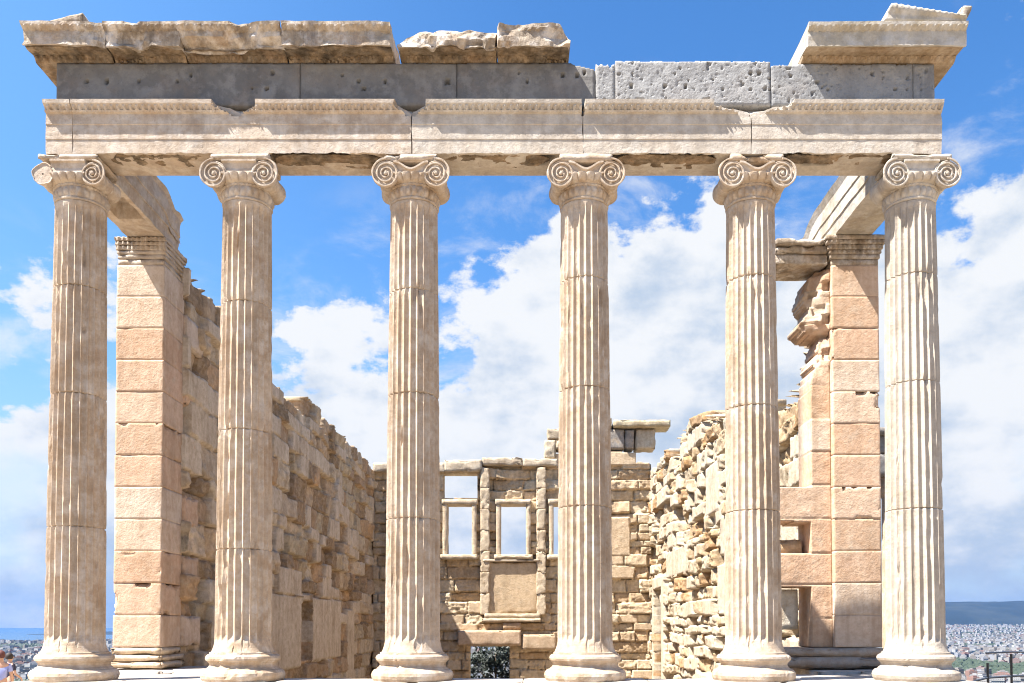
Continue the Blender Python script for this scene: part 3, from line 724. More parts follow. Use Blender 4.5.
# right wall (inner face turned to -X, in sun)
rw = empty('cella_wall', (5.3, 11, -1.3))
tag(rw, 'long ragged rubble wall on the right, in full sun, lower towards the front', 'wall')
RT = [(2.3, 5.6), (2.75, 5.5), (3.0, 5.2), (3.7, 4.95), (4.2, 4.5), (4.6, 4.5), (6.0, 5.0), (8.2, 5.25), (9.6, 5.6), (10.1, 6.05), (10.6, 5.8), (11.5, 6.15), (12.6, 6.3), (15, 6.0), (20.5, 6.4)]
tr_ = lin(RT)
ms = Masonry(2.4, 20.6, -3.3, 6.9, (.22, .50), (.30, 1.0), 23, .10)
o = masonry_wall('wall_masonry', frXm(4.97), 2.70, 20.6, -3.3, 7.0, ms, tr_, .033, .24, RCOL, .62, M['wall'], rw, newp=.30, newc=(.64, .57, .47),
             openings=[(17.4, 19.0, -3.3, 1.95)], slabs=[(16.9, 17.38, -3.3, 2.3, .10), (19.02, 19.3, -3.3, 2.3, .10), (16.9, 19.3, 1.96, 2.35, .10), (9.2, 10.6, 3.4, 4.6, .06), (7.6, 9.3, 1.0, 2.1, .08), (7.4, 9.0, 2.3, 3.2, .07), (13.0, 16.6, 2.2, 3.0, .05)], newout=.07, jw=.04, jd=.19, fr=.36)
# frXm mirrors the winding: flip
bm = bmesh.new(); bm.from_mesh(o.data); bmesh.ops.reverse_faces(bm, faces=bm.faces); bm.to_mesh(o.data); bm.free()
o.location = (-5.3, -11, 1.3)

# west wall
ww = empty('far_wall', (0, 20.2, -3.3))
tag(ww, 'far end wall of stone courses with window openings and a doorway below', 'wall')
WT = [(-5, 6.45), (-2.4, 6.45), (1.5, 6.5), (1.6, 7.0), (4.0, 7.0), (4.9, 6.6), (5, 6.6)]
tw = lin(WT)
ms = Masonry(-5, 5, -3.3, 7.0, (.22, .48), (.4, 1.4), 37, .06)
WC2 = [(.78, .64, .46), (.66, .51, .35), (.82, .70, .52), (.58, .43, .28), (.72, .58, .41)]
wins = [(-4.3, -3.3), (-2.37, -1.42), (-.46, .51), (1.42, 2.37)]
ops = [(a, b, 3.23, 5.05) for a, b in wins]+[(-2.50, -1.28, 5.28, 6.17), (-1.55, -.12, -3.3, -.02)]
o = masonry_wall('wall_masonry', frY(19.95), -5.0, 4.97, -3.3, 7.3, ms, tw, .033, .15, WC2, .6, M['wall'], ww, newp=.15, newc=(.80, .64, .46), openings=ops,
             slabs=[(-.86, .84, 1.2, 2.92, .04), (2.5, 4.2, 3.2, 4.6, .05), (2.6, 4.9, 6.45, 7.0, .08)], newout=.04, fr=.35)
o.location = (0, -20.2, 3.3)
def wpart(name, blocks, mat, parent, base, amp=.012, rnd=.012, res=.08, chip=.03):
    g = Geo()
    for j, b in enumerate(blocks):
        g.block(*[b[q]-base[q//2] if False else b[q] for q in range(6)], seed=j*3+len(name), amp=amp, rnd=rnd, res=res, chip=chip, color=b[6] if len(b) > 6 else (.78, .66, .50))
    o = g.build(name, mat, parent); o.location = tuple(-q for q in base); return o
WB = (0, 20.2, -3.3)
for j, (a, b) in enumerate(wins):
    fr_o = wpart('window_frame', [(a-.13, a+.035, 19.76, 20.45, 3.20, 5.08), (b-.035, b+.13, 19.76, 20.45, 3.20, 5.08), (a-.16, b+.16, 19.74, 20.45, 5.03, 5.22)], M['wall'], ww, WB, amp=.008)
    wpart('sill', [(a-.2, b+.2, 19.66, 20.5, 3.07, 3.235)], M['wall'], fr_o, (0, 0, 0), amp=.01)
for xx in (-2.95, -.98, 1.02, 2.85):
    wpart('pilaster', [(xx-.17, xx+.15, 19.72, 19.99, z, z+.747) for z in np.arange(1.1, 6.1, .75)], M['wall'], ww, WB, amp=.03, rnd=.006, res=.05, chip=.06)
wpart('lintel', [(-4.95, -2.45, 19.70, 20.5, 6.2, 6.52, (.66, .58, .47)), (-2.44, -1.1, 19.68, 20.5, 6.20, 6.62, (.70, .62, .50)), (-1.09, .35, 19.72, 20.5, 6.42, 6.70, (.66, .58, .46)), (.36, 1.6, 19.72, 20.5, 6.40, 6.66, (.64, .56, .44))], M['wall'], ww, WB, amp=.03, rnd=.012, chip=.06)
pn = wpart('panel', [(-.92, .90, 19.80, 20.0, 1.16, 2.96, (.78, .61, .42))], M['wall'], ww, WB, amp=.006)
wpart('panel_cornice', [(-1.05, 1.0, 19.68, 20.05, 2.98, 3.06, (.70, .6, .47)), (-1.0, .98, 19.70, 20.05, .98, 1.14, (.66, .56, .43)), (-1.1, 1.05, 19.64, 20.05, .84, .97, (.68, .58, .45))], M['wall'], pn, (0, 0, 0), amp=.01)
wpart('door_lintel', [(-1.95, .3, 19.60, 20.4, .0, .55, (.62, .46, .34)), (.31, 1.55, 19.64, 20.4, -.15, .40, (.60, .46, .33)), (-.35, .3, 19.68, 20.3, .56, .84, (.55, .38, .26))], M['wall'], ww, WB, amp=.02, rnd=.025)
# fragments of the upper storey resting on the far wall
g = Geo(); g.block(1.55, 3.0, 19.75, 20.5, 7.02, 7.34, seed=2, amp=.04, rnd=.04, color=(.58, .5, .38)); g.block(1.15, 1.54, 19.8, 20.4, 6.68, 7.35, seed=13, amp=.05, rnd=.02, color=(.62, .54, .42)); g.block(1.25, 2.9, 19.8, 20.4, 7.36, 7.75, seed=3, amp=.05, rnd=.05, color=(.5, .42, .32))
tag(g.build('fallen_block', M['wall']), 'two rough stone blocks stacked on the far wall, partly hidden by the fourth column', 'stone block')
g = Geo(); g.block(2.95, 3.55, 19.8, 20.5, 7.76, 8.15, seed=8, amp=.05, rnd=.05, color=(.55, .44, .30)); g.block(3.05, 4.0, 19.85, 20.5, 7.03, 7.75, seed=5, amp=.02, rnd=.03, color=(.24, .25, .26)); g.block(4.02, 4.35, 19.82, 20.5, 7.03, 7.72, seed=6, amp=.03, rnd=.03, color=(.23, .24, .25))
tag(g.build('frieze_fragment', M['wall']), 'dark grey frieze fragment with a brown lump, standing on the far wall', 'frieze fragment')
g = Geo(); g.block(3.6, 5.62, 19.6, 20.6, 7.78, 8.03, seed=7, amp=.04, rnd=.04, color=(.56, .50, .36)); g.block(4.4, 5.1, 19.85, 20.5, 7.03, 7.76, seed=9, amp=.04, rnd=.04, color=(.62, .55, .44))
tag(g.build('cornice_fragment', M['wall']), 'overhanging cornice slab on a pale block at the right end of the far wall', 'cornice fragment')

# ------------------------------------------------------------------ antae
def courses(z0, z1, h): 
    n = round((z1-z0)/h); return [(z0+(z1-z0)*k/n, z0+(z1-z0)*(k+1)/n) for k in range(n)]
ACOL = [(.80, .61, .47), (.76, .54, .40), (.84, .67, .53), (.78, .56, .42), (.66, .47, .34), (.82, .70, .58), (.72, .50, .36)]
M['anta_a'] = stone('anta_masonry', (.6, .46, .33), (.62, .47, .34), (.66, .54, .42), dark=(.36, .24, .16), attr=True, streak=.35, bump=.45, darkamt=.5, rust=.35)
def anta_cap(x0, x1, y0, y1, mat, parent, base, seed, amp=.012, sc=1.0):
    g = Geo()
    for (e, za, zb) in ((-.0, 6.08, 6.17), (.02, 6.172, 6.24), (.035, 6.242, 6.30), (.06, 6.302, 6.37), (.09, 6.372, 6.43), (.11, 6.432, 6.498)):
        e = e*sc
        def cut(P, e=e, za=za, zb=zb):
            P = P.copy(); f = 1 if .02 < e < .1 else 0
            if f: P[..., 1] = np.where(P[..., 1] < y0-e+.03, P[..., 1]+np.cos(P[..., 0]*2*math.pi/.07)*.014, P[..., 1])
            return P
        g.block(x0-e, x1+e, y0-e, y1, za, zb, seed=seed, amp=amp, rnd=.01, res=.016 if .02 < e < .1 else .05, color=(.42, .35, .27), cut=cut)
    o = g.build('capital', mat, parent); o.location = tuple(-q for q in base)
la = empty('wall_pier', (-5.38, 1.95, .05)); tag(la, 'tan square pier at the front end of the shaded left wall', 'pier', 'wall end piers')
B = (-5.38, 1.95, .05)
g = Geo(); r = random.Random(5)
for k, (a, b) in enumerate(courses(.36, 6.08, .477)):
    dx = r.uniform(-.012, .012)
    g.block(-5.73+dx*.6, -5.02+dx*.3, 1.95+r.uniform(-.003, .003), 2.70, a+.0015, b-.0015, seed=k+2, amp=.0035, rnd=.004, res=.03, color=ACOL[(k*3) % 7], chip=.05 if k in (1, 2, 6) else 0)
    if k % 2 == 0: g.block(-5.15, -4.975, 2.69, 3.1+r.uniform(0, .4), a+.003, b-.003, seed=k+22, amp=.02, rnd=.02, res=.06, color=ACOL[(k+2) % 7], chip=.05)
g.build('shaft', M['anta_a'], la).location = tuple(-q for q in B)
wpart('base', [(-5.80, -4.95, 1.86, 2.75, .05, .15), (-5.775, -4.97, 1.88, 2.74, .152, .25), (-5.75, -5.0, 1.91, 2.73, .252, .355)], M['anta_a'], la, B, rnd=.03, chip=.04)
anta_cap(-5.73, -5.02, 1.95, 2.70, M['arch_warm'], la, B, 4, amp=.035, sc=.35)
ra = empty('wall_pier', (5.31, 1.95, .05)); tag(ra, 'orange tan pier ending the sunlit right wall, its left side broken', 'pier', 'wall end piers')
B = (5.31, 1.95, .05)
g = Geo(); r = random.Random(9)
for k, (a, b) in enumerate(courses(.36, 6.08, .477)):
    g.block(4.965, 5.665, 1.95+r.uniform(-.003, .003), 2.55, a+.0015, b-.0015, seed=k+5, amp=.0035, rnd=.004, res=.03, color=ACOL[(k*3+2) % 7], chip=.06 if k in (4, 7, 9) else 0)
g.build('shaft', M['anta_a'], ra).location = tuple(-q for q in B)
# stub of the cross wall bonded into the pier
_sz = np.array([.36, 1.255, 1.26, 1.755, 1.76, 2.24, 2.245, 2.755, 2.76, 4.2, 4.5, 4.62, 4.80, 5.06, 5.10, 5.22, 5.30, 5.44, 5.60, 5.95, 6.07])
_sx = np.array([4.65, 4.66, 4.10, 4.10, 4.66, 4.66, 4.10, 4.10, 4.67, 4.68, 4.71, 4.73, 4.79, 4.86, 4.60, 4.50, 4.62, 4.65, 4.60, 4.68, 4.80])
mst = Masonry(4.0, 5.0, .36, 6.1, (.46, .52), (3, 4), 91, .006)
mst2 = Masonry(4.0, 5.0, .36, 6.1, (.08, .2), (.1, .25), 92, .08)
def st_dep(U, V):
    q = mst.eval(U, V); q2 = mst2.eval(U, V); hi = sstep(4.4, 4.9, V); xl = np.interp(V, _sz, _sx)
    D = (q['r'][..., 1]-.5)*.012-.02*(1-sstep(0, .012, q['dv']))+fbm(U*8, V*8, 5, 4)*.006
    return D + hi*((q2['r'][..., 0]-.5)*.12-.10*(1-sstep(0, .25, U-xl)))
def st_pres(U, V):
    hi = sstep(4.3, 4.7, V); return U > np.interp(V, _sz, _sx)+fbm(U*3, V*9, 4, 4)*(.006+.05*hi)
def st_col(U, V):
    q = mst.eval(U, V); c = pal(q['r'][..., 6], ACOL); hi = sstep(4.8, 5.2, V)[..., None]*sstep(.22, .1, U-np.interp(V, _sz, _sx))[..., None]
    return c*(1-hi*.35)
slab('wall_stub', M['anta_a'], ra, frY(2.05), 4.08, 4.962, .36, 6.07, .018, st_dep, st_pres, .6, st_col).location = tuple(-q for q in B)
wpart('infill_stone', [(4.12, 4.52, 2.25, 2.6, .62, 1.24, (.80, .74, .62))], M['wall'], ra, B, amp=.015)
wpart('infill_stone', [(4.15, 4.60, 2.3, 2.6, 1.78, 2.0, (.62, .48, .32))], M['wall'], ra, B, amp=.03)
wpart('base', [(4.0, 5.76, 1.84, 2.7, .05, .22, (.44, .38, .33)), (4.08, 5.72, 1.88, 2.7, .222, .355, (.46, .40, .34))], M['anta_a'], ra, B, rnd=.03, chip=.05)
anta_cap(4.965, 5.665, 1.95, 2.60, M['cornice'], ra, B, 6)
g = Geo()
for (e, za, zb) in ((0, 6.10, 6.26), (.03, 6.262, 6.38), (.07, 6.382, 6.47)):
    g.block(4.13, 4.955-.04-e*.3, 1.98-e, 2.6, za, zb, seed=int(za*10), amp=.014, rnd=.01, res=.03, color=(.4, .33, .25), chip=.05)
tag(g.build('moulded_beam', M['cornice']), 'short moulded beam jutting left from the capital of the right pier', 'beam stub')

# ------------------------------------------------------------------ north porch (sliver behind the right pier)
npo = empty('north_porch', (9, 15, -3.3)); tag(npo, 'dark side porch glimpsed between the right pier and the rightmost column', 'porch')
NB = (9, 15, -3.3)
wpart('porch_beam', [(5.7, 10.95, 12.4, 13.1, 4.75, 5.35), (5.7, 10.9, 12.45, 13.05, 5.36, 5.85), (5.7, 11.05, 12.3, 13.2, 5.86, 6.05)], M['frieze_dark'], npo, NB)
V, F = lathe_grid([(.1, -3.3), (.6, -3.3), (.6, -3.15), (.48, -3.0), (.44, -2.9), (.39, 4.2), (.46, 4.35), (.5, 4.5), (.5, 4.74), (.1, 4.745)], 96,
                  lambda Rr, Z, TH: (np.where((Z > -2.95) & (Z < 4.25), Rr-.03*np.abs(np.sin(TH*12)), Rr), Z), 'z', (10.62, 12.75, 0))
o = mesh_obj('porch_column', V.tolist(), F.tolist(), M['col_warm'], npo); fixn(o); o.location = tuple(-q for q in NB)

# ------------------------------------------------------------------ tree in the far doorway
def leaf_mat(name, c, c2):
    m = bpy.data.materials.new(name); m.use_nodes = True; t = m.node_tree; pr = t.nodes['Principled BSDF']
    tcn = N(t, 'ShaderNodeTexCoord'); n = noise(t, tcn.outputs['Object'], 3, 4); t.links.new(mixc(t, maprange(t, n, .4, .6), c, c2), pr.inputs['Base Color'])
    pr.inputs['Roughness'].default_value = .6; return m
M['leaf'] = leaf_mat('olive_leaves', (.008, .016, .009), (.028, .038, .024)); M['leaf_dark'] = leaf_mat('cypress_leaves', (.02, .035, .02), (.045, .06, .03))
M['bark'] = plain('bark', (.16, .11, .07), .9)
def leaves(cl, n, size, seed):
    r = random.Random(seed); V = []; F = []
    for _ in range(n):
        c, rad = r.choice(cl)
        d = Vector((r.gauss(0, 1), r.gauss(0, 1), r.gauss(0, 1))).normalized()*r.uniform(.35, 1)**.6
        p = Vector(c)+Vector((d.x*rad[0], d.y*rad[1], d.z*rad[2])); s = size*r.uniform(.6, 1.3)
        a = Vector((r.gauss(0, 1), r.gauss(0, 1), r.gauss(0, 1))).normalized(); b = a.orthogonal().normalized()
        k = len(V); V += [p-a*s, p+b*s*.35, p+a*s, p-b*s*.35]; F.append([k, k+1, k+2, k+3])
    return V, F
def tree(name, loc, clumps, trunk_h, tr, n, size, seed, label, cat, mat='leaf'):
    root = empty(name, loc); tag(root, label, cat)
    V, F = leaves(clumps, n, size, seed); mesh_obj('crown', V, F, M[mat], root)
    parts = [tube_geo([(0, 0, 0), (.05, .03, trunk_h*.5), (0, 0, trunk_h)], [tr, tr*.8, tr*.6], 8)]
    for c, rad in clumps[:6]: parts.append(tube_geo([(0, 0, trunk_h*.8), tuple(Vector(c)*.6+Vector((0, 0, trunk_h*.4))), c], [tr*.5, tr*.3, tr*.1], 6))
    V, F = join_geo(parts); mesh_obj('trunk', V, F, M['bark'], root); return root
tree('olive_tree', (-.7, 23.0, -3.3), [((-.7, 0, 2.3), (.8, .7, .7)), ((.5, .2, 2.6), (.8, .7, .7)), ((0, 0, 3.0), (.9, .8, .6)), ((.9, 0, 1.8), (.6, .6, .5)), ((-.4, -.3, 1.5), (.7, .5, .5))], 1.6, .12, 3800, .10, 3,
     'dark green bush seen through the doorway at the foot of the far wall', 'tree')
# small dark conifers on the slope to the left
tree('conifer', (-15.4, 19.0, -5.5), [((0, 0, 2.2), (.7, .7, 1.5)), ((.1, 0, 3.6), (.45, .45, 1.1)), ((-.3, .1, 4.6), (.28, .28, .6))], 1.6, .12, 2600, .10, 5,
     'dark conifer top rising against the city beside the foot of the leftmost column', 'tree', 'leaf_dark')

# ------------------------------------------------------------------ people at the left edge
M['skin'] = plain('skin', (.55, .34, .24), .6); M['hair_dark'] = plain('dark_hair', (.03, .022, .018), .7); M['hair_red'] = plain('auburn_hair', (.10, .03, .025), .7)
M['shirt_blue'] = plain('lavender_cloth', (.32, .38, .72), .8); M['shorts_red'] = plain('rust_cloth', (.30, .11, .07), .8); M['navy'] = plain('dark_navy_cloth', (.03, .03, .06), .8)
M['teal'] = plain('dark_teal_cloth', (.03, .07, .08), .8); M['shoe'] = plain('shoe_leather', (.08, .06, .05), .7); M['maroon'] = plain('maroon_cloth', (.18, .03, .07), .8)
def skin_mesh(name, nodes, edges, mat, parent, sub=2):
    me = bpy.data.meshes.new(name); me.from_pydata([n[:3] for n in nodes], edges, []); me.materials.append(mat)
    o = bpy.data.objects.new(name, me); col.objects.link(o); o.parent = parent
    md = o.modifiers.new('skin', 'SKIN')
    for i, n in enumerate(nodes):
        sv = me.skin_vertices[0].data[i]; rr = n[3]; sv.radius = (rr, rr) if not isinstance(rr, tuple) else rr; sv.use_root = (i == 0)
    md.use_smooth_shade = True
    s = o.modifiers.new('sub', 'SUBSURF'); s.levels = sub; s.render_levels = sub
    return o
def person(loc, rz, shirt, legs, hair, label, long_legs=True, arm=(0.1, 0.0), sc=1.0):
    root = empty('person', loc); root.rotation_euler.z = rz; root.scale = (sc,)*3; tag(root, label, 'person', 'visitors at the left edge')
    ns = [(0, 0, .95, (.14, .10)), (0, 0, 1.15, (.125, .095)), (0, 0, 1.36, (.15, .10)), (0, 0, 1.46, (.07, .065)), (0, -.01, 1.54, (.055, .055)), (0, -.02, 1.61, (.085, .09)), (0, -.015, 1.68, (.085, .095)), (0, -.01, 1.745, (.05, .06))]
    ed = [(0, 1), (1, 2), (2, 3), (3, 4), (4, 5), (5, 6), (6, 7)]
    for s in (-1, 1):
        k = len(ns)
        ns += [(s*.10, 0, .86, .085), (s*.11, -.01, .48, .055), (s*.11, .02, .10, .038), (s*.115, -.02, .04, .04), (s*.12, -.14, .03, .03)]
        ed += [(0, k), (k, k+1), (k+1, k+2), (k+2, k+3), (k+3, k+4)]
        k = len(ns); bend = arm[0 if s < 0 else 1]
        ns += [(s*.19, 0, 1.39, .055), (s*.25, .02-bend*.3, 1.12, .042), (s*.24, -.06-bend, .90+bend*.6, .032), (s*.24, -.08-bend*1.1, .82+bend*.7, .026)]
        ed += [(2, k), (k, k+1), (k+1, k+2), (k+2, k+3)]
        h = k+3; hx, hy, hz_ = ns[h][:3]
        for j, (ox, L) in enumerate(((-.025, .07), (-.009, .08), (.008, .076), (.024, .06))):
            q = len(ns); ns += [(hx+ox*.3, hy+ox, hz_-.05, .0095), (hx+ox*.3, hy+ox-.008, hz_-.05-L*.55, .008), (hx-s*.012, hy+ox-.015, hz_-.05-L, .007)]; ed += [(h, q), (q, q+1), (q+1, q+2)]
        q = len(ns); ns += [(hx-s*.02, hy-.03, hz_-.02, .010), (hx-s*.03, hy-.045, hz_-.055, .009)]; ed += [(h, q), (q, q+1)]
    body = skin_mesh('body', ns, ed, M['skin'], root, 2)
    # face
    for s in (-1, 1):
        V, F = lathe_grid([(.001, -.012), (.011, -.006), (.011, .006), (.001, .012)], 10, None, 'y', (s*.032, -.10, 1.645)); mesh_obj('eye', V.tolist(), F.tolist(), M['hair_dark'], root)
    V, F = tube_geo([(0, -.10, 1.66), (0, -.125, 1.625), (0, -.105, 1.612)], [.010, .016, .012], 8); mesh_obj('nose', V, F, M['skin'], root)
    V, F = tube_geo([(-.025, -.097, 1.585), (0, -.105, 1.582), (.025, -.097, 1.585)], [.004, .008, .004], 6); mesh_obj('mouth', V, F, M['maroon'], root)
    def hf(Rr, Z, TH): return Rr*(1+.08*np.sin(TH*3)*(Z < 1.6)), Z
    hp = [(.005, 1.785), (.05, 1.775), (.085, 1.745), (.104, 1.70), (.108, 1.66), (.105, 1.62), (.09, 1.58)]
    V, F = lathe_grid(hp, 28); V = np.array(V); V[:, 1] = V[:, 1]*1.05+.022
    mesh_obj('hair', V.tolist(), F.tolist(), hair, root, True)
    # clothing as slightly larger shells
    sn = [(0, 0, .93, (.155, .12)), (0, 0, 1.15, (.145, .115)), (0, 0, 1.36, (.165, .118)), (0, 0, 1.45, (.08, .075))]; se = [(0, 1), (1, 2), (2, 3)]
    for s in (-1, 1):
        k = len(sn); bend = arm[0 if s < 0 else 1]; sn += [(s*.19, 0, 1.39, .072), (s*.235, .01-bend*.2, 1.2, .062)]; se += [(2, k), (k, k+1)]
    skin_mesh('shirt', sn, se, shirt, root)
    ln = [(0, 0, .95, (.16, .125))]; le = []
    for s in (-1, 1):
        k = len(ln); ln += [(s*.10, 0, .84, .105), (s*.11, -.01, .5, .085)]; le += [(0, k), (k, k+1)]
        if long_legs: ln += [(s*.11, .02, .12, .062)]; le += [(k+1, k+2)]
    skin_mesh('trousers' if long_legs else 'shorts', ln, le, legs, root)
    for s in (-1, 1):
        V, F = tube_geo([(s*.115, .05, .045), (s*.117, -.04, .05), (s*.12, -.17, .035)], [.045, .05, .035], 10); mesh_obj('shoe', V, F, M['shoe'], root)
    return root
person((-10.55, 7.2, -1.25), R(200), M['shirt_blue'], M['shorts_red'], M['hair_red'], 'person in a lavender shirt and rust shorts, cut off by the left edge', False, (.1, .05), .80)
person((-11.55, 9.2, -1.25), R(150), M['navy'], M['navy'], M['hair_dark'], 'person in dark clothes standing right of the one in the lavender shirt', True, (.15, .02), .74)

# ------------------------------------------------------------------ metal railing at the right
M['metal'] = plain('dark_painted_metal', (.05, .06, .08), .5, .3)
rl = empty('metal_railing', (16, 11.0, -3.3)); tag(rl, 'thin dark metal railing with upright posts before the city at the right edge', 'railing')
RB = (16, 11.0, -3.3)
def railpart(nm, pts, rad):
    V, F = tube_geo([(p[0]-RB[0], p[1]-RB[1], p[2]-RB[2]) for p in pts], [rad]*len(pts), 8); mesh_obj(nm, V, F, M['metal'], rl, True)
for x, zt in ((12.1, -.25), (12.7, -.02), (13.3, .05), (14.2, -.1)): railpart('post', [(x, 11.0, -3.3), (x, 11.0, zt)], .030)
railpart('rail', [(11.6, 11.0, -.75), (12.1, 11, -.62), (12.9, 11, -.57), (14.6, 11, -.60), (17, 11, -.62)], .028)
railpart('rail', [(12.05, 11, .0), (12.7, 11, .03), (13.35, 11, .03)], .022)

# ------------------------------------------------------------------ far landscape
Z0 = -120.0
def far_mat(name, c1, c2, scale, rough=.9):
    m = bpy.data.materials.new(name); m.use_nodes = True; t = m.node_tree; pr = t.nodes['Principled BSDF']
    tcn = N(t, 'ShaderNodeTexCoord'); n = noise(t, tcn.outputs['Object'], scale, 8, .7); t.links.new(mixc(t, maprange(t, n, .42, .6), c1, c2), pr.inputs['Base Color'])
    pr.inputs['Roughness'].default_value = rough; return m
M['plain'] = far_mat('city_ground', (.07, .08, .06), (.16, .16, .14), .006)
M['hill'] = far_mat('wooded_hill', (.006, .014, .014), (.020, .028, .024), .0012)
M['slope'] = far_mat('rocky_slope', (.10, .11, .06), (.30, .26, .2), .08)
M['sea'] = plain('sea_water', (.015, .07, .14), .25, 0, .1)
tag(sheet('sea', [(-90000, -2000), (90000, -2000), (90000, 110000), (-90000, 110000)], Z0-3, M['sea']), kind='structure')
# coast: 7 km away on the left, far inland on the right; ground swells towards the hills on the right
nx, ny = 120, 90
U, W = np.meshgrid(np.linspace(-.9, .9, nx+1), np.linspace(0, 1, ny+1)**1.6, indexing='ij')
far = 7200+1500*sstep(-.5, -.1, U)+14000*sstep(-.1, .35, U)
Yy = -600+W*(far+600); Xx = U*(Yy+2200)
rise = sstep(5500, 14000, Yy)*sstep(.15, .4, U)*150
Zz = Z0+rise+fbm(Xx/900, Yy/900, 3, 4)*14*sstep(1500, 4000, Yy)
idx = np.arange((nx+1)*(ny+1)).reshape(nx+1, ny+1)
F = np.stack([idx[:-1, :-1], idx[1:, :-1], idx[1:, 1:], idx[:-1, 1:]], -1).reshape(-1, 4)
tag(mesh_obj('city_plain', np.stack([Xx, Yy, Zz], -1), F, M['plain'], None, True), kind='structure')
def plain_z(x, y):
    u = x/(y+2200); s = lambda a, b, t: float(sstep(a, b, np.array(t)))
    return Z0+s(5500, 14000, y)*s(.15, .4, u)*150+float(fbm(np.array(x/900), np.array(y/900), 3, 4))*14*s(1500, 4000, y)
# hills
nx, ny = 260, 60
U, W = np.meshgrid(np.linspace(-8000, 26000, nx+1), np.linspace(0, 1, ny+1), indexing='ij')
Hh = 30+560*sstep(1000, 6500, U)+35*fbm(U/6500, W*0+1, 5, 4)
prof = np.sin(np.clip(W, 0, 1)*math.pi)**.8
Zz = Z0-10+Hh*prof*(1+.07*fbm(U/2400, W*5, 6, 5))+30*fbm(U/700, W*12, 8, 5)*prof
Yy = 13500+W*5200+500*fbm(U/3000, W*2, 9, 3)
idx = np.arange((nx+1)*(ny+1)).reshape(nx+1, ny+1)
F = np.stack([idx[:-1, :-1], idx[1:, :-1], idx[1:, 1:], idx[:-1, 1:]], -1).reshape(-1, 4)
tag(mesh_obj('hills', np.stack([U, Yy, Zz], -1), F, M['hill'], None, True), kind='structure')
# rock of the citadel falling to the plain
V = []; ring0 = [(-60, -90), (70, -90), (90, -10), (70, 24), (10, 40), (-25, 38), (-60, 22), (-80, -20)]
for k, (sc_, z) in enumerate(((1, -9.3), (1.15, -30), (1.8, -60), (3.5, -95), (6, -124))):
    V += [(x*sc_, (y+20)*sc_-20, z) for x, y in ring0]
F = [list(range(8))]
for k in range(4):
    for j in range(8): F.append([k*8+j, k*8+(j+1) % 8, (k+1)*8+(j+1) % 8, (k+1)*8+j])
o = mesh_obj('citadel_rock', V, F, M['slope']); fixn(o); tag(o, kind='structure')

# city blocks
WALLS = [(.34, .33, .31), (.25, .22, .19), (.20, .17, .14), (.30, .30, .31), (.22, .13, .10)]
def bmat(i):
    m = bpy.data.materials.new('stucco'); m.use_nodes = True; t = m.node_tree; pr = t.nodes['Principled BSDF']; pr.inputs['Roughness'].default_value = .8
    tcn = N(t, 'ShaderNodeTexCoord'); br = N(t, 'ShaderNodeTexBrick'); mp = N(t, 'ShaderNodeMapping'); t.links.new(tcn.outputs['Object'], mp.inputs[0]); mp.inputs['Rotation'].default_value = (R(90), 0, 0)
    t.links.new(mp.outputs[0], br.inputs[0]); br.offset = 0; setin(br, Scale=1.0, Mortar_Size=.9)
    br.inputs['Brick Width'].default_value = 3.2; br.inputs['Row Height'].default_value = 3.1
    br.inputs['Color1'].default_value = (.10, .11, .13, 1); br.inputs['Color2'].default_value = (.2, .2, .2, 1); br.inputs['Mortar'].default_value = (*WALLS[i], 1)
    ge = N(t, 'ShaderNodeNewGeometry'); sp = N(t, 'ShaderNodeSeparateXYZ'); t.links.new(ge.outputs['Normal'], sp.inputs[0])
    t.links.new(mixc(t, maprange(t, sp.outputs[2], .4, .6), br.outputs[0], (.17, .16, .15) if i != 4 else (.22, .11, .08)), pr.inputs['Base Color'])
    return m
BM = [bmat(i) for i in range(5)]
def box_vf(x0, x1, y0, y1, z0, z1):
    V = [(x, y, z) for z in (z0, z1) for x, y in ((x0, y0), (x1, y0), (x1, y1), (x0, y1))]
    return V, [[3, 2, 1, 0], [4, 5, 6, 7], [0, 1, 5, 4], [1, 2, 6, 5], [2, 3, 7, 6], [3, 0, 4, 7]]
protos = []
for i in range(8):
    r = random.Random(i+100); w, d, h = r.uniform(14, 30), r.uniform(12, 22), r.uniform(10, 24)
    parts = [box_vf(-w/2, w/2, -d/2, d/2, -6, h), box_vf(-w/2-.4, w/2+.4, -d/2-1.2, -d/2, h*.45, h*.47), box_vf(-w/2-.4, w/2+.4, -d/2-1.2, -d/2, h*.75, h*.77), box_vf(-w*.25, w*.2, -d*.2, d*.25, h, h+3), box_vf(w*.3, w*.4, d*.1, d*.2, h, h+2)]
    protos.append((join_geo(parts), h))
me_p = []
for i, ((V, F), h) in enumerate(protos):
    for m in range(5):
        me = bpy.data.meshes.new('apartment_block'); me.from_pydata(V, [], F); me.materials.append(BM[m]); me_p.append(me)
cr = random.Random(77); spots = []
def px_of(x, y): return 522+861*(x-.33)/(y+10.8)
y = 900.0
while y < 13000:
    sp_ = 34+y*.004; x = -.75*(y)
    row = []
    while x < .75*y:
        xx = x+cr.uniform(-6, 6); yy = y+cr.uniform(-8, 8); x += sp_*cr.uniform(.7, 1.5)
        u = xx/(yy+2200); fr_ = 7100+1500*float(sstep(-.5, -.1, u))+14000*float(sstep(-.1, .35, u))
        if yy > fr_-100: continue
        row.append((xx, yy))
    spots += row; y += sp_*cr.uniform(1.0, 1.4)
def vis(x, y):
    p = px_of(x, y); return (-4 < p < 50) or (103 < p < 118) or (943 < p < 1028)
yd = lambda y: 627+861*115/(y+10.8)
green = lambda x, y: vnoise(np.array(x/330), np.array(y/330), 12)*1.0+.25*vnoise(np.array(x/90), np.array(y/90), 14)
near = sorted([s for s in spots if vis(*s) and yd(s[1]) < 690 and green(*s) < .70], key=lambda s: s[1])[:290]
nearset = set(near)
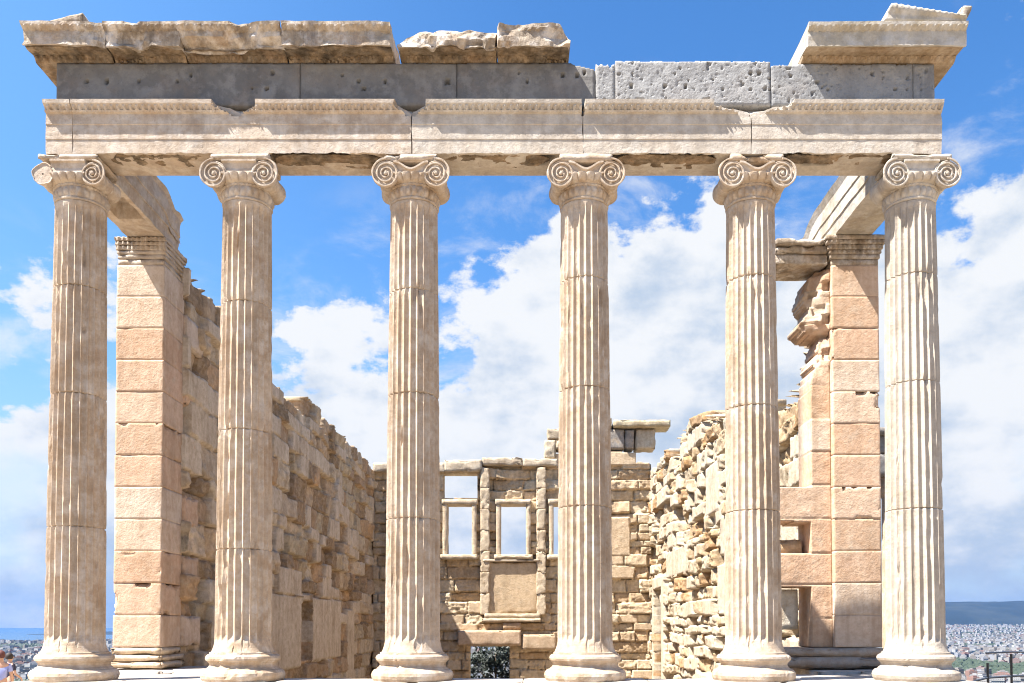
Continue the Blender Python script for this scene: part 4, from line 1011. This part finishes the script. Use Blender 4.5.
for k, (x, y) in enumerate(near):
    mq = cr.randrange(len(me_p)); me = me_p[mq]; cn_ = ('white', 'beige', 'brownish', 'grey', 'brick red')[mq % 5]
    o = bpy.data.objects.new('apartment_block', me); col.objects.link(o)
    o.location = (x, y, plain_z(x, y)); o.rotation_euler.z = cr.choice([.2, .5, -.3, 1.2, 0]); tag(o, 'tiny %s flat-roofed building in the distant city below' % cn_, 'building', '%s buildings of the distant city' % cn_)
V = []; F = []; groups = {m: ([], []) for m in range(5)}
cnt = 0
rest = [s for s in spots if s not in nearset and green(*s) < .70]
for (x, y) in rest:
    if not vis(x, y) and (y > 6500 or cr.random() < .45): continue
    m = cr.choices(range(5), (4, 3, 2, 4, 1))[0]; (pv, pf), h = protos[cr.randrange(8)]
    a = cr.choice([.2, .5, -.3, 1.2, 0]); c, s = math.cos(a), math.sin(a); z = plain_z(x, y)
    vv, ff = groups[m]; o_ = len(vv); vv += [(x+c*p[0]-s*p[1], y+s*p[0]+c*p[1], z+p[2]) for p in pv[:8]]; ff += [[q+o_ for q in f] for f in pf[:6]]
    cnt += 1
root_c = None
allV = []; allF = []; mi = []
for m, (vv, ff) in groups.items():
    o_ = len(allV); allV += vv; allF += [[q+o_ for q in f] for f in ff]; mi += [m]*len(ff)
me = bpy.data.meshes.new('distant_city'); me.from_pydata(allV, [], allF)
for m in BM: me.materials.append(m)
me.polygons.foreach_set('material_index', mi); me.update()
o = bpy.data.objects.new('distant_city', me); col.objects.link(o); tag(o, 'mass of pale city buildings fading into the distance', 'city', kind='stuff')
# woods and gardens between the houses
V = []; F = []; ico = bmesh.new(); bmesh.ops.create_icosphere(ico, subdivisions=1, radius=1); iv = [v.co.copy() for v in ico.verts]; ifc = [[v.index for v in f.verts] for f in ico.faces]
for k in range(16000):
    y = 1200+11000*cr.random()**1.6; lo, hi = cr.choice([(-8, 52), (100, 120), (940, 1030)]); px = cr.uniform(lo, hi); x = .33+(px-522)/861*(y+10.8)
    if green(x, y) < (.62 if k % 3 else .2): continue
    u = x/(y+2200); fr_ = 7100+1500*float(sstep(-.5, -.1, u))+14000*float(sstep(-.1, .35, u))
    if y > fr_-150: continue
    z = plain_z(x, y); s = cr.uniform(5, 11); o_ = len(V)
    V += [(x+v.x*s*cr.uniform(.8, 1.3), y+v.y*s, z+4+v.z*s*cr.uniform(.6, 1)) for v in iv]; F += [[q+o_ for q in f] for f in ifc]
tag(mesh_obj('distant_trees', V, F, M['leaf_dark']), 'dark green woods and street trees between the city buildings', 'trees', kind='stuff')

# haze over the plain
bm = bmesh.new(); bmesh.ops.create_cube(bm, size=1); me = bpy.data.meshes.new('haze')
bmesh.ops.scale(bm, vec=(60000, 32500, 900), verts=bm.verts); bmesh.ops.translate(bm, vec=(2000, 12000, Z0-5+450), verts=bm.verts)
bm.to_mesh(me); bm.free(); hz_m = bpy.data.materials.new('haze_air'); hz_m.use_nodes = True; t = hz_m.node_tree; t.nodes.clear()
pv = N(t, 'ShaderNodeVolumePrincipled'); pv.inputs['Color'].default_value = (.05, .25, .70, 1); pv.inputs['Density'].default_value = 1.9e-5; pv.inputs['Anisotropy'].default_value = .2
oo = N(t, 'ShaderNodeOutputMaterial'); t.links.new(pv.outputs[0], oo.inputs['Volume']); me.materials.append(hz_m)
ho = bpy.data.objects.new('haze', me); col.objects.link(ho); tag(ho, kind='stuff')
